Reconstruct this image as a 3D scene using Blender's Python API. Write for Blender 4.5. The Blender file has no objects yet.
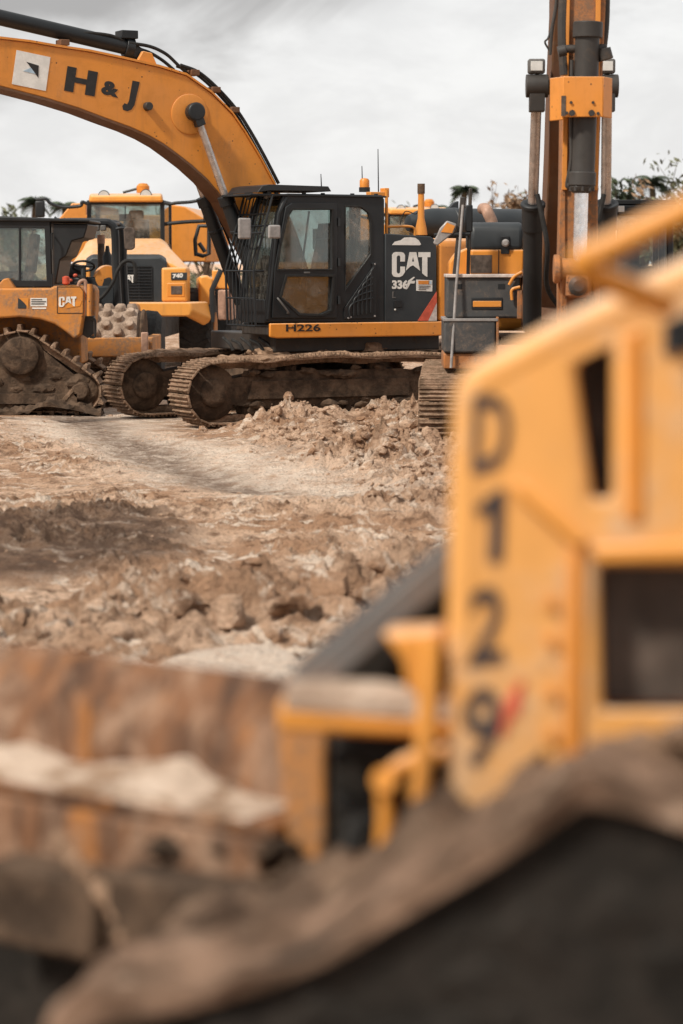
import bpy, bmesh, math, random
import numpy as np
from mathutils import Vector, Matrix, noise as mnoise
from mathutils.geometry import tessellate_polygon
R = math.radians
rnd = random.Random(7)
scene = bpy.context.scene
COL = scene.collection

# ------------------------------------------------------------------ camera
CAMH, FPX, PITCH = 2.4, 85.0/36.0*1024.0, R(5.9)
cp, sp = math.cos(PITCH), math.sin(PITCH)
cd = bpy.data.cameras.new('camera'); cam = bpy.data.objects.new('camera', cd); COL.objects.link(cam)
cam.location = (0, 0, CAMH); cam.rotation_euler = (R(90)-PITCH, 0, 0)
cd.sensor_fit = 'VERTICAL'; cd.sensor_height = 36; cd.sensor_width = 36; cd.lens = 85
cd.clip_end = 8000; cd.clip_start = 0.1
cd.dof.use_dof = True; cd.dof.focus_distance = 35.0; cd.dof.aperture_fstop = 1.7; cd.dof.aperture_blades = 9
scene.camera = cam

def ray(px, py):
    a, b = (px-341.5)/FPX, (512-py)/FPX
    return Vector((a, cp+b*sp, -sp+b*cp))
def W(px, py, Y):                       # the world point seen at a photo pixel, at depth Y
    d = ray(px, py); return Vector((0, 0, CAMH)) + d*(Y/d.y)
def G(px, py, z=0.0):                   # where that pixel meets the ground
    d = ray(px, py); t = (z-CAMH)/d.z
    return Vector((d.x*t, d.y*t, z))
class Frame:                            # a machine's own axes: x forward, y to its left, z up
    def __init__(s, x, y, deg, z=0.0):
        s.o = Vector((x, y, z)); s.a = R(deg)
        s.inv = Matrix.Rotation(-s.a, 3, 'Z')
    def at(s, px, py, axis, val):
        o = s.inv @ (Vector((0, 0, CAMH))-s.o); d = s.inv @ ray(px, py)
        k = 'xyz'.index(axis); t = (val-o[k])/d[k]
        return o+d*t
    def sy(s, px, py, y): p = s.at(px, py, 'y', y); return (p.x, p.z)
    def sx(s, px, py, x): p = s.at(px, py, 'x', x); return (p.y, p.z)
    def loc(s, w): return s.inv @ (Vector(w)-s.o)

# ------------------------------------------------------------------ mesh builder
class MB:
    def __init__(s): s.v = []; s.f = []
    def add(s, vs, fs):
        n = len(s.v); s.v += [tuple(v) for v in vs]; s.f += [tuple(i+n for i in f) for f in fs]; return s
    def box(s, x0, x1, y0, y1, z0, z1):
        return s.add([(x, y, z) for x in (x0, x1) for y in (y0, y1) for z in (z0, z1)],
                     [(0, 1, 3, 2), (4, 6, 7, 5), (0, 4, 5, 1), (2, 3, 7, 6), (0, 2, 6, 4), (1, 5, 7, 3)])
    @staticmethod
    def _mk(axis, u, w, a):
        return (u, a, w) if axis == 'y' else (a, u, w) if axis == 'x' else (u, w, a)
    def prism(s, pts, a0, a1, axis='y', pts2=None):
        pts2 = pts2 or pts; n = len(pts)
        vs = [s._mk(axis, u, w, a0) for u, w in pts]+[s._mk(axis, u, w, a1) for u, w in pts2]
        fs = [tuple(range(n)), tuple(range(2*n-1, n-1, -1))]+[(i, (i+1) % n, n+(i+1) % n, n+i) for i in range(n)]
        return s.add(vs, fs)
    def panel(s, loops, a0, a1, axis='y'):            # a plate with holes: first loop is the outline
        flat = [p for l in loops for p in l]
        tris = tessellate_polygon([[Vector((u, w, 0)) for u, w in l] for l in loops])
        n = len(flat)
        vs = [s._mk(axis, u, w, a0) for u, w in flat]+[s._mk(axis, u, w, a1) for u, w in flat]
        fs = [tuple(t) for t in tris]+[tuple(i+n for i in reversed(t)) for t in tris]
        k = 0
        for l in loops:
            m = len(l)
            fs += [(k+i, k+(i+1) % m, n+k+(i+1) % m, n+k+i) for i in range(m)]; k += m
        return s.add(vs, fs)
    def loft(s, rings, closed=True, caps=True):
        n = len(rings[0]); assert all(len(r) == n for r in rings)
        vs = [p for r in rings for p in r]; fs = []
        for k in range(len(rings)-1):
            for i in range(n if closed else n-1):
                j = (i+1) % n; fs.append((k*n+i, k*n+j, (k+1)*n+j, (k+1)*n+i))
        if caps: fs += [tuple(range(n)), tuple(range(len(vs)-1, len(vs)-n-1, -1))]
        return s.add(vs, fs)
    def tube(s, path, r, n=10, closed=False):
        P = [Vector(p) for p in path]; m = len(P); rr = r if isinstance(r, (list, tuple)) else [r]*m
        T = [(P[min(i+1, m-1)]-P[max(i-1, 0)]).normalized() for i in range(m)]
        ref = Vector((0, 0, 1)) if abs(T[0].z) < .9 else Vector((1, 0, 0))
        u = T[0].cross(ref).normalized(); rings = []
        for i in range(m):
            u = (u-T[i]*u.dot(T[i])).normalized(); w = T[i].cross(u)
            rings.append([P[i]+(u*math.cos(q)+w*math.sin(q))*rr[i] for q in [2*math.pi*k/n for k in range(n)]])
        return s.loft(rings)
    def cyl(s, p0, p1, r, r2=None, n=24): return s.tube([p0, p1], [r, r if r2 is None else r2], n)
    def lathe(s, prof, o, ax, n=40):                   # prof: (radius, distance along ax)
        ax = Vector(ax).normalized(); o = Vector(o)
        ref = Vector((0, 0, 1)) if abs(ax.z) < .9 else Vector((1, 0, 0))
        u = ax.cross(ref).normalized(); w = ax.cross(u)
        return s.loft([[o+ax*h+(u*math.cos(q)+w*math.sin(q))*max(r, 1e-4) for q in [2*math.pi*k/n for k in range(n)]] for r, h in prof])
    def obb(s, p0, p1, w, h, up=(0, 0, 1)):           # beam p0->p1, w across, h along up
        p0, p1, up = Vector(p0), Vector(p1), Vector(up); d = (p1-p0).normalized()
        u = d.cross(up).normalized()*(w/2); t = u.cross(d).normalized()*(h/2)
        q = [p+a*u+b*t for p in (p0, p1) for a, b in ((-1, -1), (1, -1), (1, 1), (-1, 1))]
        return s.add(q, [(3, 2, 1, 0), (4, 5, 6, 7), (0, 1, 5, 4), (1, 2, 6, 5), (2, 3, 7, 6), (3, 0, 4, 7)])
    def lump(s, c, r, sub=2, sq=(1, 1, 1), rough=.35, seed=0):
        b = bmesh.new(); bmesh.ops.create_icosphere(b, subdivisions=sub, radius=1)
        off = Vector((seed*7.31, seed*3.17, seed*1.7))
        vs = []
        for v in b.verts:
            k = 1+rough*(mnoise.noise(v.co*1.3+off)*1.4+mnoise.noise(v.co*3.1+off)*.7)
            vs.append((c[0]+v.co.x*r*k*sq[0], c[1]+v.co.y*r*k*sq[1], c[2]+v.co.z*r*k*sq[2]))
        fs = [tuple(v.index for v in f.verts) for f in b.faces]; b.free()
        return s.add(vs, fs)
    def build(s, name, m, parent=None, bevel=0.0, seg=2, smooth=True, ang=35):
        me = bpy.data.meshes.new(name); me.from_pydata(s.v, [], s.f)
        b = bmesh.new(); b.from_mesh(me); bmesh.ops.recalc_face_normals(b, faces=b.faces); b.to_mesh(me); b.free()
        if smooth:
            me.shade_smooth(); me.set_sharp_from_angle(angle=R(ang))
        me.materials.append(m)
        o = bpy.data.objects.new(name, me); COL.objects.link(o)
        if parent is not None: o.parent = parent
        if bevel:
            md = o.modifiers.new('bevel', 'BEVEL'); md.width = bevel; md.segments = seg; md.limit_method = 'ANGLE'; md.angle_limit = R(32)
            md.harden_normals = False
        return o
def spline(pts, n=8):                    # Catmull-Rom through points
    P = [Vector(p) for p in pts]; P = [2*P[0]-P[1]]+P+[2*P[-1]-P[-2]]; out = []
    for i in range(1, len(P)-2):
        a, b, c, d = P[i-1:i+3]
        for k in range(n):
            t = k/n; out.append(.5*((2*b)+(c-a)*t+(2*a-5*b+4*c-d)*t*t+(3*b-a-3*c+d)*t**3))
    out.append(P[-2]); return out
def tag(o, label=None, cat=None, group=None, kind=None):
    for k, v in (('label', label), ('category', cat), ('group', group), ('kind', kind)):
        if v: o[k] = v
    return o
def thing(name, fr, label, cat, group=None):
    o = bpy.data.objects.new(name, None); COL.objects.link(o); o.empty_display_size = .3
    o.location = fr.o; o.rotation_euler = (0, 0, fr.a)
    return tag(o, label, cat, group)

# ------------------------------------------------------------------ materials
def newmat(name):
    m = bpy.data.materials.new(name); m.use_nodes = True
    N, L = m.node_tree.nodes, m.node_tree.links
    return m, N, L, N['Principled BSDF']
def nz(N, L, vec, scale, detail=5, rough=.6, dist=0.0):
    n = N.new('ShaderNodeTexNoise'); n.inputs['Scale'].default_value = scale; n.inputs['Detail'].default_value = detail
    n.inputs['Roughness'].default_value = rough; n.inputs['Distortion'].default_value = dist
    L.new(vec, n.inputs['Vector']); return n.outputs['Fac']
def ramp(N, L, f, a, b, lo=0.0, hi=1.0):
    r = N.new('ShaderNodeMapRange'); r.interpolation_type = 'SMOOTHSTEP'
    for k, v in (('From Min', a), ('From Max', b), ('To Min', lo), ('To Max', hi)): r.inputs[k].default_value = v
    L.new(f, r.inputs['Value']); return r.outputs['Result']
def mix(N, L, f, a, b):
    m = N.new('ShaderNodeMix'); m.data_type = 'RGBA'
    for s_, v in ((0, f), (6, a), (7, b)):
        if isinstance(v, (int, float)): m.inputs[s_].default_value = v
        elif isinstance(v, (tuple, list)): m.inputs[s_].default_value = (*v[:3], 1)
        else: L.new(v, m.inputs[s_])
    return m.outputs[2]
def mth(N, L, op, a, b=None):
    m = N.new('ShaderNodeMath'); m.operation = op
    for i, v in enumerate((a, b)):
        if v is None: continue
        if isinstance(v, (int, float)): m.inputs[i].default_value = v
        else: L.new(v, m.inputs[i])
    return m.outputs[0]
def mapv(N, L, vec, sc):
    m = N.new('ShaderNodeMapping'); m.inputs['Scale'].default_value = sc; L.new(vec, m.inputs['Vector']); return m.outputs[0]
def bump(N, L, h, strength, dist, bs):
    b = N.new('ShaderNodeBump'); b.inputs['Strength'].default_value = strength; b.inputs['Distance'].default_value = dist
    L.new(h, b.inputs['Height']); L.new(b.outputs[0], bs.inputs['Normal'])
MUD, MUDD, MUDL = (.27, .165, .10), (.075, .050, .034), (.50, .36, .26)
def paint(name, base, mud=.35, rough=.45, chip=.5, fade=.25, scale=1.0, mudc=MUD, metal=0.0, streak=.5, dust=0.0):
    """worn machine paint: faded patches, mud splashes, run streaks, chipped specks"""
    m, N, L, bs = newmat(name)
    tc = N.new('ShaderNodeTexCoord').outputs['Object']
    big = nz(N, L, tc, 1.1*scale, 4, .55)
    fadec = tuple(c*.72+.06 for c in base); dk = tuple(c*.70 for c in base)
    c = mix(N, L, ramp(N, L, big, .35, .7, 0, fade), base, fadec)
    c = mix(N, L, ramp(N, L, nz(N, L, tc, 5*scale, 6, .65), .45, .75, 0, fade*1.4), c, dk)
    st = nz(N, L, mapv(N, L, tc, (9*scale, 9*scale, .9*scale)), 1.0, 5, .7)
    c = mix(N, L, ramp(N, L, st, .5, .78, 0, streak*.8), c, tuple(b*.45+a*.35 for a, b in zip(mudc, base)))
    mm = mth(N, L, 'MULTIPLY', ramp(N, L, nz(N, L, tc, 2.1*scale, 8, .72, .4), .62-.3*mud, .8-.28*mud), ramp(N, L, nz(N, L, tc, 17*scale, 4, .7), .3, .62))
    c = mix(N, L, mth(N, L, 'MULTIPLY', mm, min(1.0, .35+mud)), c, mudc)
    v = N.new('ShaderNodeTexVoronoi'); v.inputs['Scale'].default_value = 11*scale; L.new(tc, v.inputs['Vector'])
    ch = mth(N, L, 'MULTIPLY', ramp(N, L, v.outputs['Distance'], .16, .10), ramp(N, L, nz(N, L, tc, 3.3*scale, 3), .60-.1*chip, .68-.1*chip))
    c = mix(N, L, mth(N, L, 'MULTIPLY', ch, chip), c, (.05, .032, .022))
    if dust:                             # pale dust settled on faces that look up
        g = N.new('ShaderNodeNewGeometry'); sp_ = N.new('ShaderNodeSeparateXYZ'); L.new(g.outputs['Normal'], sp_.inputs[0])
        c = mix(N, L, mth(N, L, 'MULTIPLY', ramp(N, L, sp_.outputs['Z'], .35, .9, 0, dust), ramp(N, L, st, .3, .6, .4, 1)), c, (.66, .50, .37))
    L.new(c, bs.inputs['Base Color']); bs.inputs['Metallic'].default_value = metal
    L.new(ramp(N, L, mm, 0, 1, rough, .9), bs.inputs['Roughness'])
    bs.inputs['Specular IOR Level'].default_value = .35
    bump(N, L, mth(N, L, 'ADD', mm, mth(N, L, 'MULTIPLY', nz(N, L, tc, 4*scale, 3), .5)), .25, .01, bs)
    return m
def mudmat(name, a, b, light=None, scale=1.0, bstr=.8, lo=.38, hi=.62):
    m, N, L, bs = newmat(name)
    tc = N.new('ShaderNodeTexCoord').outputs['Object']
    n1 = nz(N, L, tc, 3.1*scale, 8, .7, .3); n2 = nz(N, L, tc, 13*scale, 6, .7)
    c = mix(N, L, ramp(N, L, n1, lo, hi), a, b)
    c = mix(N, L, ramp(N, L, n2, .5, .8, 0, .6), c, tuple(x*.5 for x in a))
    if light: c = mix(N, L, ramp(N, L, nz(N, L, tc, 6*scale, 6, .7), .55, .72, 0, .8), c, light)
    L.new(c, bs.inputs['Base Color']); bs.inputs['Roughness'].default_value = .92; bs.inputs['Specular IOR Level'].default_value = .15
    bump(N, L, mth(N, L, 'ADD', n2, mth(N, L, 'MULTIPLY', n1, 2.0)), bstr, .03, bs)
    return m
def plain(name, c, rough=.5, metal=0.0, var=.25, spec=.4):
    m, N, L, bs = newmat(name)
    tc = N.new('ShaderNodeTexCoord').outputs['Object']
    L.new(mix(N, L, ramp(N, L, nz(N, L, tc, 7, 6, .7), .35, .7), tuple(x*(1-var) for x in c), tuple(min(1, x*(1+var*.5)+.004) for x in c)), bs.inputs['Base Color'])
    L.new(ramp(N, L, nz(N, L, tc, 19, 4), .3, .7, max(.02, rough-.12), min(1, rough+.12)), bs.inputs['Roughness'])
    bs.inputs['Metallic'].default_value = metal; bs.inputs['Specular IOR Level'].default_value = spec
    return m
def glassmat(name, tint=(.62, .70, .68), refl=.16, dust=.18):
    m, N, L, bs = newmat(name); N.remove(bs); out = N['Material Output']
    tc = N.new('ShaderNodeTexCoord').outputs['Object']
    tr = N.new('ShaderNodeBsdfTransparent'); tr.inputs[0].default_value = (*tint, 1)
    gl = N.new('ShaderNodeBsdfGlossy'); gl.inputs['Roughness'].default_value = .04; gl.inputs[0].default_value = (.9, .95, .95, 1)
    df = N.new('ShaderNodeBsdfDiffuse'); df.inputs[0].default_value = (.42, .38, .33, 1)
    fr = N.new('ShaderNodeFresnel'); fr.inputs[0].default_value = 1.5
    a = N.new('ShaderNodeMixShader'); L.new(mth(N, L, 'ADD', fr.outputs[0], refl), a.inputs[0]); L.new(tr.outputs[0], a.inputs[1]); L.new(gl.outputs[0], a.inputs[2])
    b = N.new('ShaderNodeMixShader'); L.new(ramp(N, L, nz(N, L, tc, 3.0, 7, .75), .42, .75, dust*.25, dust*2.0), b.inputs[0])
    L.new(a.outputs[0], b.inputs[1]); L.new(df.outputs[0], b.inputs[2]); L.new(b.outputs[0], out.inputs[0])
    return m
def rustmat(name):                       # bare blade steel: vertical rust runs, smeared clay, old paint showing
    m, N, L, bs = newmat(name); tc = N.new('ShaderNodeTexCoord').outputs['Object']
    s1 = nz(N, L, mapv(N, L, tc, (13, 13, 1.6)), 1.0, 6, .65, .4); s2 = nz(N, L, mapv(N, L, tc, (11, 11, 1.6)), 1.0, 6, .7, .5); n3 = nz(N, L, tc, 11, 7, .7)
    c = mix(N, L, ramp(N, L, s1, .35, .62), (.065, .036, .024), (.19, .092, .048))
    c = mix(N, L, ramp(N, L, s2, .53, .64, 0, .75), c, (.34, .135, .035))
    c = mix(N, L, mth(N, L, 'MULTIPLY', ramp(N, L, nz(N, L, mapv(N, L, tc, (7, 7, 3.5)), 1.0, 7, .7, .5), .46, .60), ramp(N, L, n3, .35, .6, .3, .95)), c, (.31, .20, .135))
    c = mix(N, L, ramp(N, L, n3, .6, .75, 0, .7), c, (.06, .038, .027))
    L.new(c, bs.inputs['Base Color']); bs.inputs['Roughness'].default_value = .8; bs.inputs['Specular IOR Level'].default_value = .2
    bump(N, L, n3, .5, .02, bs); return m
YEL = (.64, .245, .035)
M = dict(
    yellow=paint('yellow_paint', YEL, .22, .42, .6, dust=.5), boom=paint('boom_paint', (.66, .245, .036), .16, .45, .9, .32, dust=.5),
    dirty=paint('dirty_yellow', (.55, .21, .035), .75, .6, .9, .4), truck=paint('truck_yellow', (.72, .31, .06), .12, .4, .2, .2, dust=.6),
    near=paint('hood_yellow', (.72, .35, .10), .50, .42, .3, .22, 1.3, (.56, .37, .22), 0, .5, dust=.85), nearm=paint('rail_yellow', (.70, .29, .045), .35, .45, .5, .25, 2.5, dust=.6),
    rusty=rustmat('rusty_blade'),
    dark=paint('dark_panel', (.021, .026, .030), .05, .5, .1, .3, 1.0, (.12, .095, .075), 0, .06),
    black=paint('black_paint', (.0105, .0125, .0145), .04, .45, .0, .2, 1.0, (.09, .072, .058), 0, .06),
    grey=paint('grey_box', (.048, .049, .050), .5, .6, .4, .4, 1.5, (.20, .145, .11), 0, .4),
    brown=paint('brown_shaded_boom', (.13, .052, .018), .5, .6, .7, .5, 1.2, (.13, .08, .05)),  # mud-brown paint, darkened further for the boom side turned away from light
    stick=paint('stick_paint', (.40, .15, .042), .85, .6, 1.0, .55, 1.4, (.20, .115, .07)),
    steel=paint('dark_steel', (.035, .031, .028), .4, .5, .0, .3, 1.5, (.11, .075, .05)),
    rubber=plain('rubber', (.016, .015, .014), .85), chrome=plain('chrome', (.90, .91, .93), .28, 1.0, .05),
    darkrod=plain('dull_rod', (.52, .47, .44), .35, .8), white=plain('white_vinyl', (.72, .70, .66), .5, 0, .12),
    ink=plain('black_vinyl', (.020, .018, .017), .5, 0, .2), red=plain('red_vinyl', (.58, .10, .055), .5), pale=plain('pale_plate', (.55, .48, .44), .5),
    blue=plain('blue_vinyl', (.42, .55, .66), .5), orange=plain('orange_plastic', (.62, .22, .03), .4), lens=plain('lamp_lens', (.6, .6, .58), .15, 0, .1),
    grime=plain('grimy_grille', (.095, .070, .055), .8, 0, .5), seat=plain('seat_cloth', (.022, .022, .025), .8), inside=plain('cab_lining', (.05, .05, .052), .8),
    track=mudmat('track_mud', (.15, .098, .064), (.33, .215, .145), (.46, .34, .25), 1.6), trackd=mudmat('frame_mud', (.050, .034, .024), (.125, .082, .055), None, 1.2, .6),
    mud=mudmat('caked_mud', (.20, .125, .08), (.36, .235, .155), None, 1.3), paledirt=mudmat('pale_dirt', (.44, .32, .24), (.68, .54, .43), None, 2.5),
    drum=mudmat('drum_clay', (.25, .18, .135), (.44, .335, .26), None, 1.5), shade=mudmat('track_grime_and_shade', (.018, .016, .014), (.032, .027, .023), None, 2.0, .5),  # shade: near-black track grime that also paints shadow below blade and in nose
    ledge=mudmat('ledge_dirt', (.30, .19, .12), (.66, .52, .41), (.76, .64, .54), 2.2, .8, .42, .56),
    slope=mudmat('slope_mud', (.085, .055, .038), (.20, .13, .088), (.34, .24, .17), 2.0),
    cover=mudmat('cover_mud', (.12, .075, .050), (.33, .21, .145), (.46, .33, .24), 1.8, .9), faded=plain('faded_vinyl', (.050, .040, .042), .6, 0, .5),
    cheek=paint('cheek_yellow', (.50, .19, .028), .85, .6, .8, .4, 2.5, (.22, .13, .075), 0, 1.0),
    hazy=glassmat('hazy_glass', (.72, .78, .75), .02, .42), arm=paint('arm_paint', (.13, .122, .118), .5, .5, .6, .4, 2.0, (.25, .16, .11)),
    glass=glassmat('cab_glass', (.80, .86, .83), .03, .24), gdark=glassmat('dusty_glass', (.66, .74, .72), .06, .20), glight=glassmat('clean_glass', (.66, .72, .71), .08, .12), mirror=plain('mirror_back', (.30, .28, .27), .4),
    pipe=plain('sooty_pipe', (.40, .24, .17), .6, 0, .3), skin=plain('grey_plastic', (.11, .105, .10), .6),
)

# ------------------------------------------------------------------ writing
def decal_poly(name, polys, fn, mat, parent, th=.004):
    """polys in 0..1 letter space; fn maps (u, v, depth) to the panel"""
    mb = MB()
    for loops in polys:
        loops = loops if isinstance(loops[0][0], (tuple, list)) else [loops]
        t = MB().panel(loops, 0.0, th, 'z')
        mb.add([fn(*v) for v in t.v], t.f)
    return mb.build(name, mat, parent, smooth=False)
def text_polys(s, bold=.03, shear=0.0):
    cu = bpy.data.curves.new('txt', 'FONT'); cu.body = s; cu.offset = bold; cu.extrude = .01; cu.resolution_u = 4; cu.shear = shear
    o = bpy.data.objects.new('txt', cu); COL.objects.link(o)
    dg = bpy.context.evaluated_depsgraph_get(); me = bpy.data.meshes.new_from_object(o.evaluated_get(dg))
    vs = [v.co.copy() for v in me.vertices]; fs = [tuple(p.vertices) for p in me.polygons]
    bpy.data.objects.remove(o); bpy.data.curves.remove(cu); bpy.data.meshes.remove(me)
    x0, x1 = min(v.x for v in vs), max(v.x for v in vs); y0, y1 = min(v.y for v in vs), max(v.y for v in vs)
    return [((v.x-x0)/(x1-x0), (v.y-y0)/(y1-y0), (v.z+.01)/.02) for v in vs], fs
def decal_text(name, s, fn, mat, parent, bold=.03, th=.004, shear=0.0):
    vs, fs = text_polys(s, bold, shear)
    return MB().add([fn(u, v, w*th) for u, v, w in vs], fs).build(name, mat, parent, smooth=False)
def on_y(fr, y, c00, c10, c01, sgn=1):        # maps letter space on the plane y: pixels of lower-left, lower-right, upper-left corner
    a, b, c = (Vector(fr.sy(*p, y)) for p in (c00, c10, c01))
    return lambda u, v, w: (a.x+(b-a).x*u+(c-a).x*v, y+sgn*w, a.y+(b-a).y*u+(c-a).y*v)
def on_x(fr, x, c00, c10, c01, sgn=1):
    a, b, c = (Vector(fr.sx(*p, x)) for p in (c00, c10, c01))
    return lambda u, v, w: (x+sgn*w, a.x+(b-a).x*u+(c-a).x*v, a.y+(b-a).y*u+(c-a).y*v)
SQ = [[(0, 0), (1, 0), (1, 1), (0, 1)]]
BIGC = [(0, .12), (.035, .03), (.10, .0), (.20, .0), (.27, .05), (.335, .20), (.335, .42), (.215, .42), (.215, .20), (.19, .14), (.145, .14), (.12, .2),
        (.12, .80), (.145, .86), (.19, .86), (.215, .8), (.215, .62), (.335, .62), (.335, .88), (.30, .97), (.24, 1), (.09, 1), (.035, .97), (0, .88)]
BIGA = [[(.365, .27), (.455, 1), (.63, 1), (.73, .25), (.63, .37), (.545, .47), (.47, .42)], [(.515, .62), (.575, .62), (.545, .82)]]
BIGT = [(.685, 1), (1, 1), (1, .80), (.92, .80), (.92, .0), (.86, .05), (.785, .15), (.785, .80), (.685, .80)]
LOGO = [BIGC, BIGA, BIGT]

# ------------------------------------------------------------------ crawler tracks
def hull(pts):
    pts = sorted(set((round(a, 5), round(b, 5)) for a, b in pts))
    def half(ps):
        h = []
        for p in ps:
            while len(h) > 1 and (h[-1][0]-h[-2][0])*(p[1]-h[-2][1])-(h[-1][1]-h[-2][1])*(p[0]-h[-2][0]) <= 0: h.pop()
            h.append(p)
        return h
    a, b = half(pts), half(pts[::-1]); return a[:-1]+b[:-1]
def belt_path(circles, n=None, pitch=.2, sag=0.0):
    H = hull([(x+r*math.cos(q), z+r*math.sin(q)) for x, z, r in circles for q in [2*math.pi*k/72 for k in range(72)]])
    P = [Vector((a, b)) for a, b in H]; P.append(P[0])
    Ls = [0]
    for i in range(len(P)-1): Ls.append(Ls[-1]+(P[i+1]-P[i]).length)
    n = n or int(round(Ls[-1]/pitch)); out = []; k = 0
    for i in range(n):
        t = Ls[-1]*i/n
        while Ls[k+1] < t: k += 1
        f = (t-Ls[k])/(Ls[k+1]-Ls[k]); p = P[k].lerp(P[k+1], f); out.append(p)
    if sag:
        zt = max(p.y for p in out); xs = [p.x for p in out]; a, b = min(xs)+.5, max(xs)-.5
        out = [Vector((p.x, p.y-(sag*(1-abs(math.sin(2.5*math.pi*(p.x-a)/(b-a)))) if p.y > zt-.06 and a < p.x < b else 0))) for p in out]
    tang = [(out[(i+1) % n]-out[i-1]).normalized() for i in range(n)]
    return out, tang, Ls[-1]/n
def belt(circles, y0, y1, pitch, kind='triple', sag=0.0, rib=.035):
    mb = MB(); P, T, st = belt_path(circles, None, pitch, sag); yc = (y0+y1)/2
    for i, (p, t) in enumerate(zip(P, T)):
        nrm = Vector((t.y, -t.x))           # outward for the counter-clockwise hull
        j = rnd.uniform(-.004, .004)
        def q(a, b): v = p+t*a+nrm*(b+j); return (v.x, v.y)
        L_ = st*.47
        mb.prism([q(-L_, 0), q(L_, 0), q(L_, .028), q(-L_, .028)], y0+j, y1+j)
        if kind == 'triple':
            for a in (-.68, 0, .68): mb.prism([q(L_*a-.014, .026), q(L_*a+.014, .026), q(L_*a+.008, .026+rib), q(L_*a-.008, .026+rib)], y0+.01, y1-.01)
        else:
            mb.prism([q(-L_+.0, .026), q(-L_+.085, .026), q(-L_+.055, .026+rib), q(-L_+.012, .026+rib)], y0+.01, y1-.01)
        mb.prism([q(-st*.5, -.10), q(st*.5, -.10), q(st*.5, -.002), q(-st*.5, -.002)], yc-.13, yc-.07)
        mb.prism([q(-st*.5, -.10), q(st*.5, -.10), q(st*.5, -.002), q(-st*.5, -.002)], yc+.07, yc+.13)
    return mb
def wheel(r, w, c, mb=None, hub=.5):           # a track wheel with a raised hub, axis along y
    mb = mb or MB()
    mb.lathe([(r*.2, -w*.55), (r*hub, -w*.55), (r*hub*1.08, -w*.45), (r*.9, -w*.40), (r, -w*.34), (r, w*.34), (r*.9, w*.40), (r*hub*1.08, w*.45), (r*hub, w*.55), (r*hub*.8, w*.60), (r*.2, w*.60)], c, (0, 1, 0), 48)
    return mb
def crust(path, y0, y1, h, amp, seed=0, ny=10, step=.05):    # lumpy ribbon of earth lying on a (x, z) line
    P = spline([(a, b, 0) for a, b in path], max(2, int((Vector(path[1])-Vector(path[0])).length/step)+1)); rings = []
    for p in P:
        row = []
        for k in range(ny+1):
            y = y0+(y1-y0)*k/ny; e = min(1, 5*min(k, ny-k)/ny)
            d = mnoise.noise(Vector((p.x*3.1+seed, y*3.1, seed)))*.6+mnoise.noise(Vector((p.x*9+seed, y*9, 3)))*.45+mnoise.noise(Vector((p.x*21, y*21, seed)))*.25
            row.append((p.x, y+.03*mnoise.noise(Vector((p.x*6, k, seed+5))), p.y+h*(.35+.65*e)+amp*d))
        row += [(p.x, y1, p.y-.03), (p.x, y0, p.y-.03)]
        rings.append(row)
    return MB().loft(rings)
# ------------------------------------------------------------------ sky and sun
SUN_EL, SUN_AZ = 47, 228                         # azimuth measured from +Y towards +X: behind the camera, to the left
wd = bpy.data.worlds.new('World'); scene.world = wd; wd.use_nodes = True
N, L = wd.node_tree.nodes, wd.node_tree.links
bg = N['Background']; out = N['World Output']
sky = N.new('ShaderNodeTexSky'); sky.sky_type = 'NISHITA'; sky.sun_disc = False
sky.sun_elevation = R(SUN_EL); sky.sun_rotation = R(SUN_AZ); sky.dust_density = 3.0
L.new(sky.outputs[0], bg.inputs[0]); bg.inputs[1].default_value = .09
tc = N.new('ShaderNodeTexCoord').outputs['Generated']
v = mapv(N, L, tc, (6.0, 6.0, 15.0))
n1 = nz(N, L, v, 1.0, 7, .58, .5); n2 = nz(N, L, mapv(N, L, tc, (14, 14, 30)), 1.0, 6, .6, .3)
sx = N.new('ShaderNodeSeparateXYZ'); L.new(tc, sx.inputs[0])
# a grey bank of cloud that hangs higher up to the north-west, paler broken cloud below it
bank = mth(N, L, 'ADD', mth(N, L, 'MULTIPLY', sx.outputs['Z'], 11.0), mth(N, L, 'MULTIPLY', sx.outputs['X'], -2.4))
bank = mth(N, L, 'ADD', bank, mth(N, L, 'MULTIPLY', mth(N, L, 'SUBTRACT', n1, .5), 1.5))
pale = mix(N, L, ramp(N, L, n2, .36, .66), (.67, .665, .66), (.77, .765, .755))
pale = mix(N, L, ramp(N, L, n1, .58, .72, 0, .45), pale, (.66, .655, .65))
col = mix(N, L, ramp(N, L, bank, .92, 1.30), pale, (.36, .35, .345))
# overhead the deck is evenly bright
col = mix(N, L, ramp(N, L, sx.outputs['Z'], .16, .5), col, (.66, .655, .65))
bc = N.new('ShaderNodeBackground'); L.new(col, bc.inputs[0]); bc.inputs[1].default_value = 1.0
ms = N.new('ShaderNodeMixShader'); ms.inputs[0].default_value = .93
L.new(bg.outputs[0], ms.inputs[1]); L.new(bc.outputs[0], ms.inputs[2]); L.new(ms.outputs[0], out.inputs[0])
sd = bpy.data.lights.new('sun', 'SUN'); so = bpy.data.objects.new('sun', sd); COL.objects.link(so)
sd.energy = 3.5; sd.angle = R(6); sd.color = (1, .93, .82)
e, a = R(SUN_EL), R(SUN_AZ)
so.rotation_euler = Vector((-math.sin(a)*math.cos(e), -math.cos(a)*math.cos(e), -math.sin(e))).to_track_quat('-Z', 'Y').to_euler()
vs_ = scene.view_settings
vs_.view_transform = 'Standard'; vs_.look = 'None'; vs_.exposure = .36; vs_.gamma = 1; vs_.use_curve_mapping = False
cy = scene.cycles; cy.max_bounces = 8; cy.transparent_max_bounces = 12; cy.caustics_reflective = False; cy.caustics_refractive = False
cy.use_denoising = True

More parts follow.
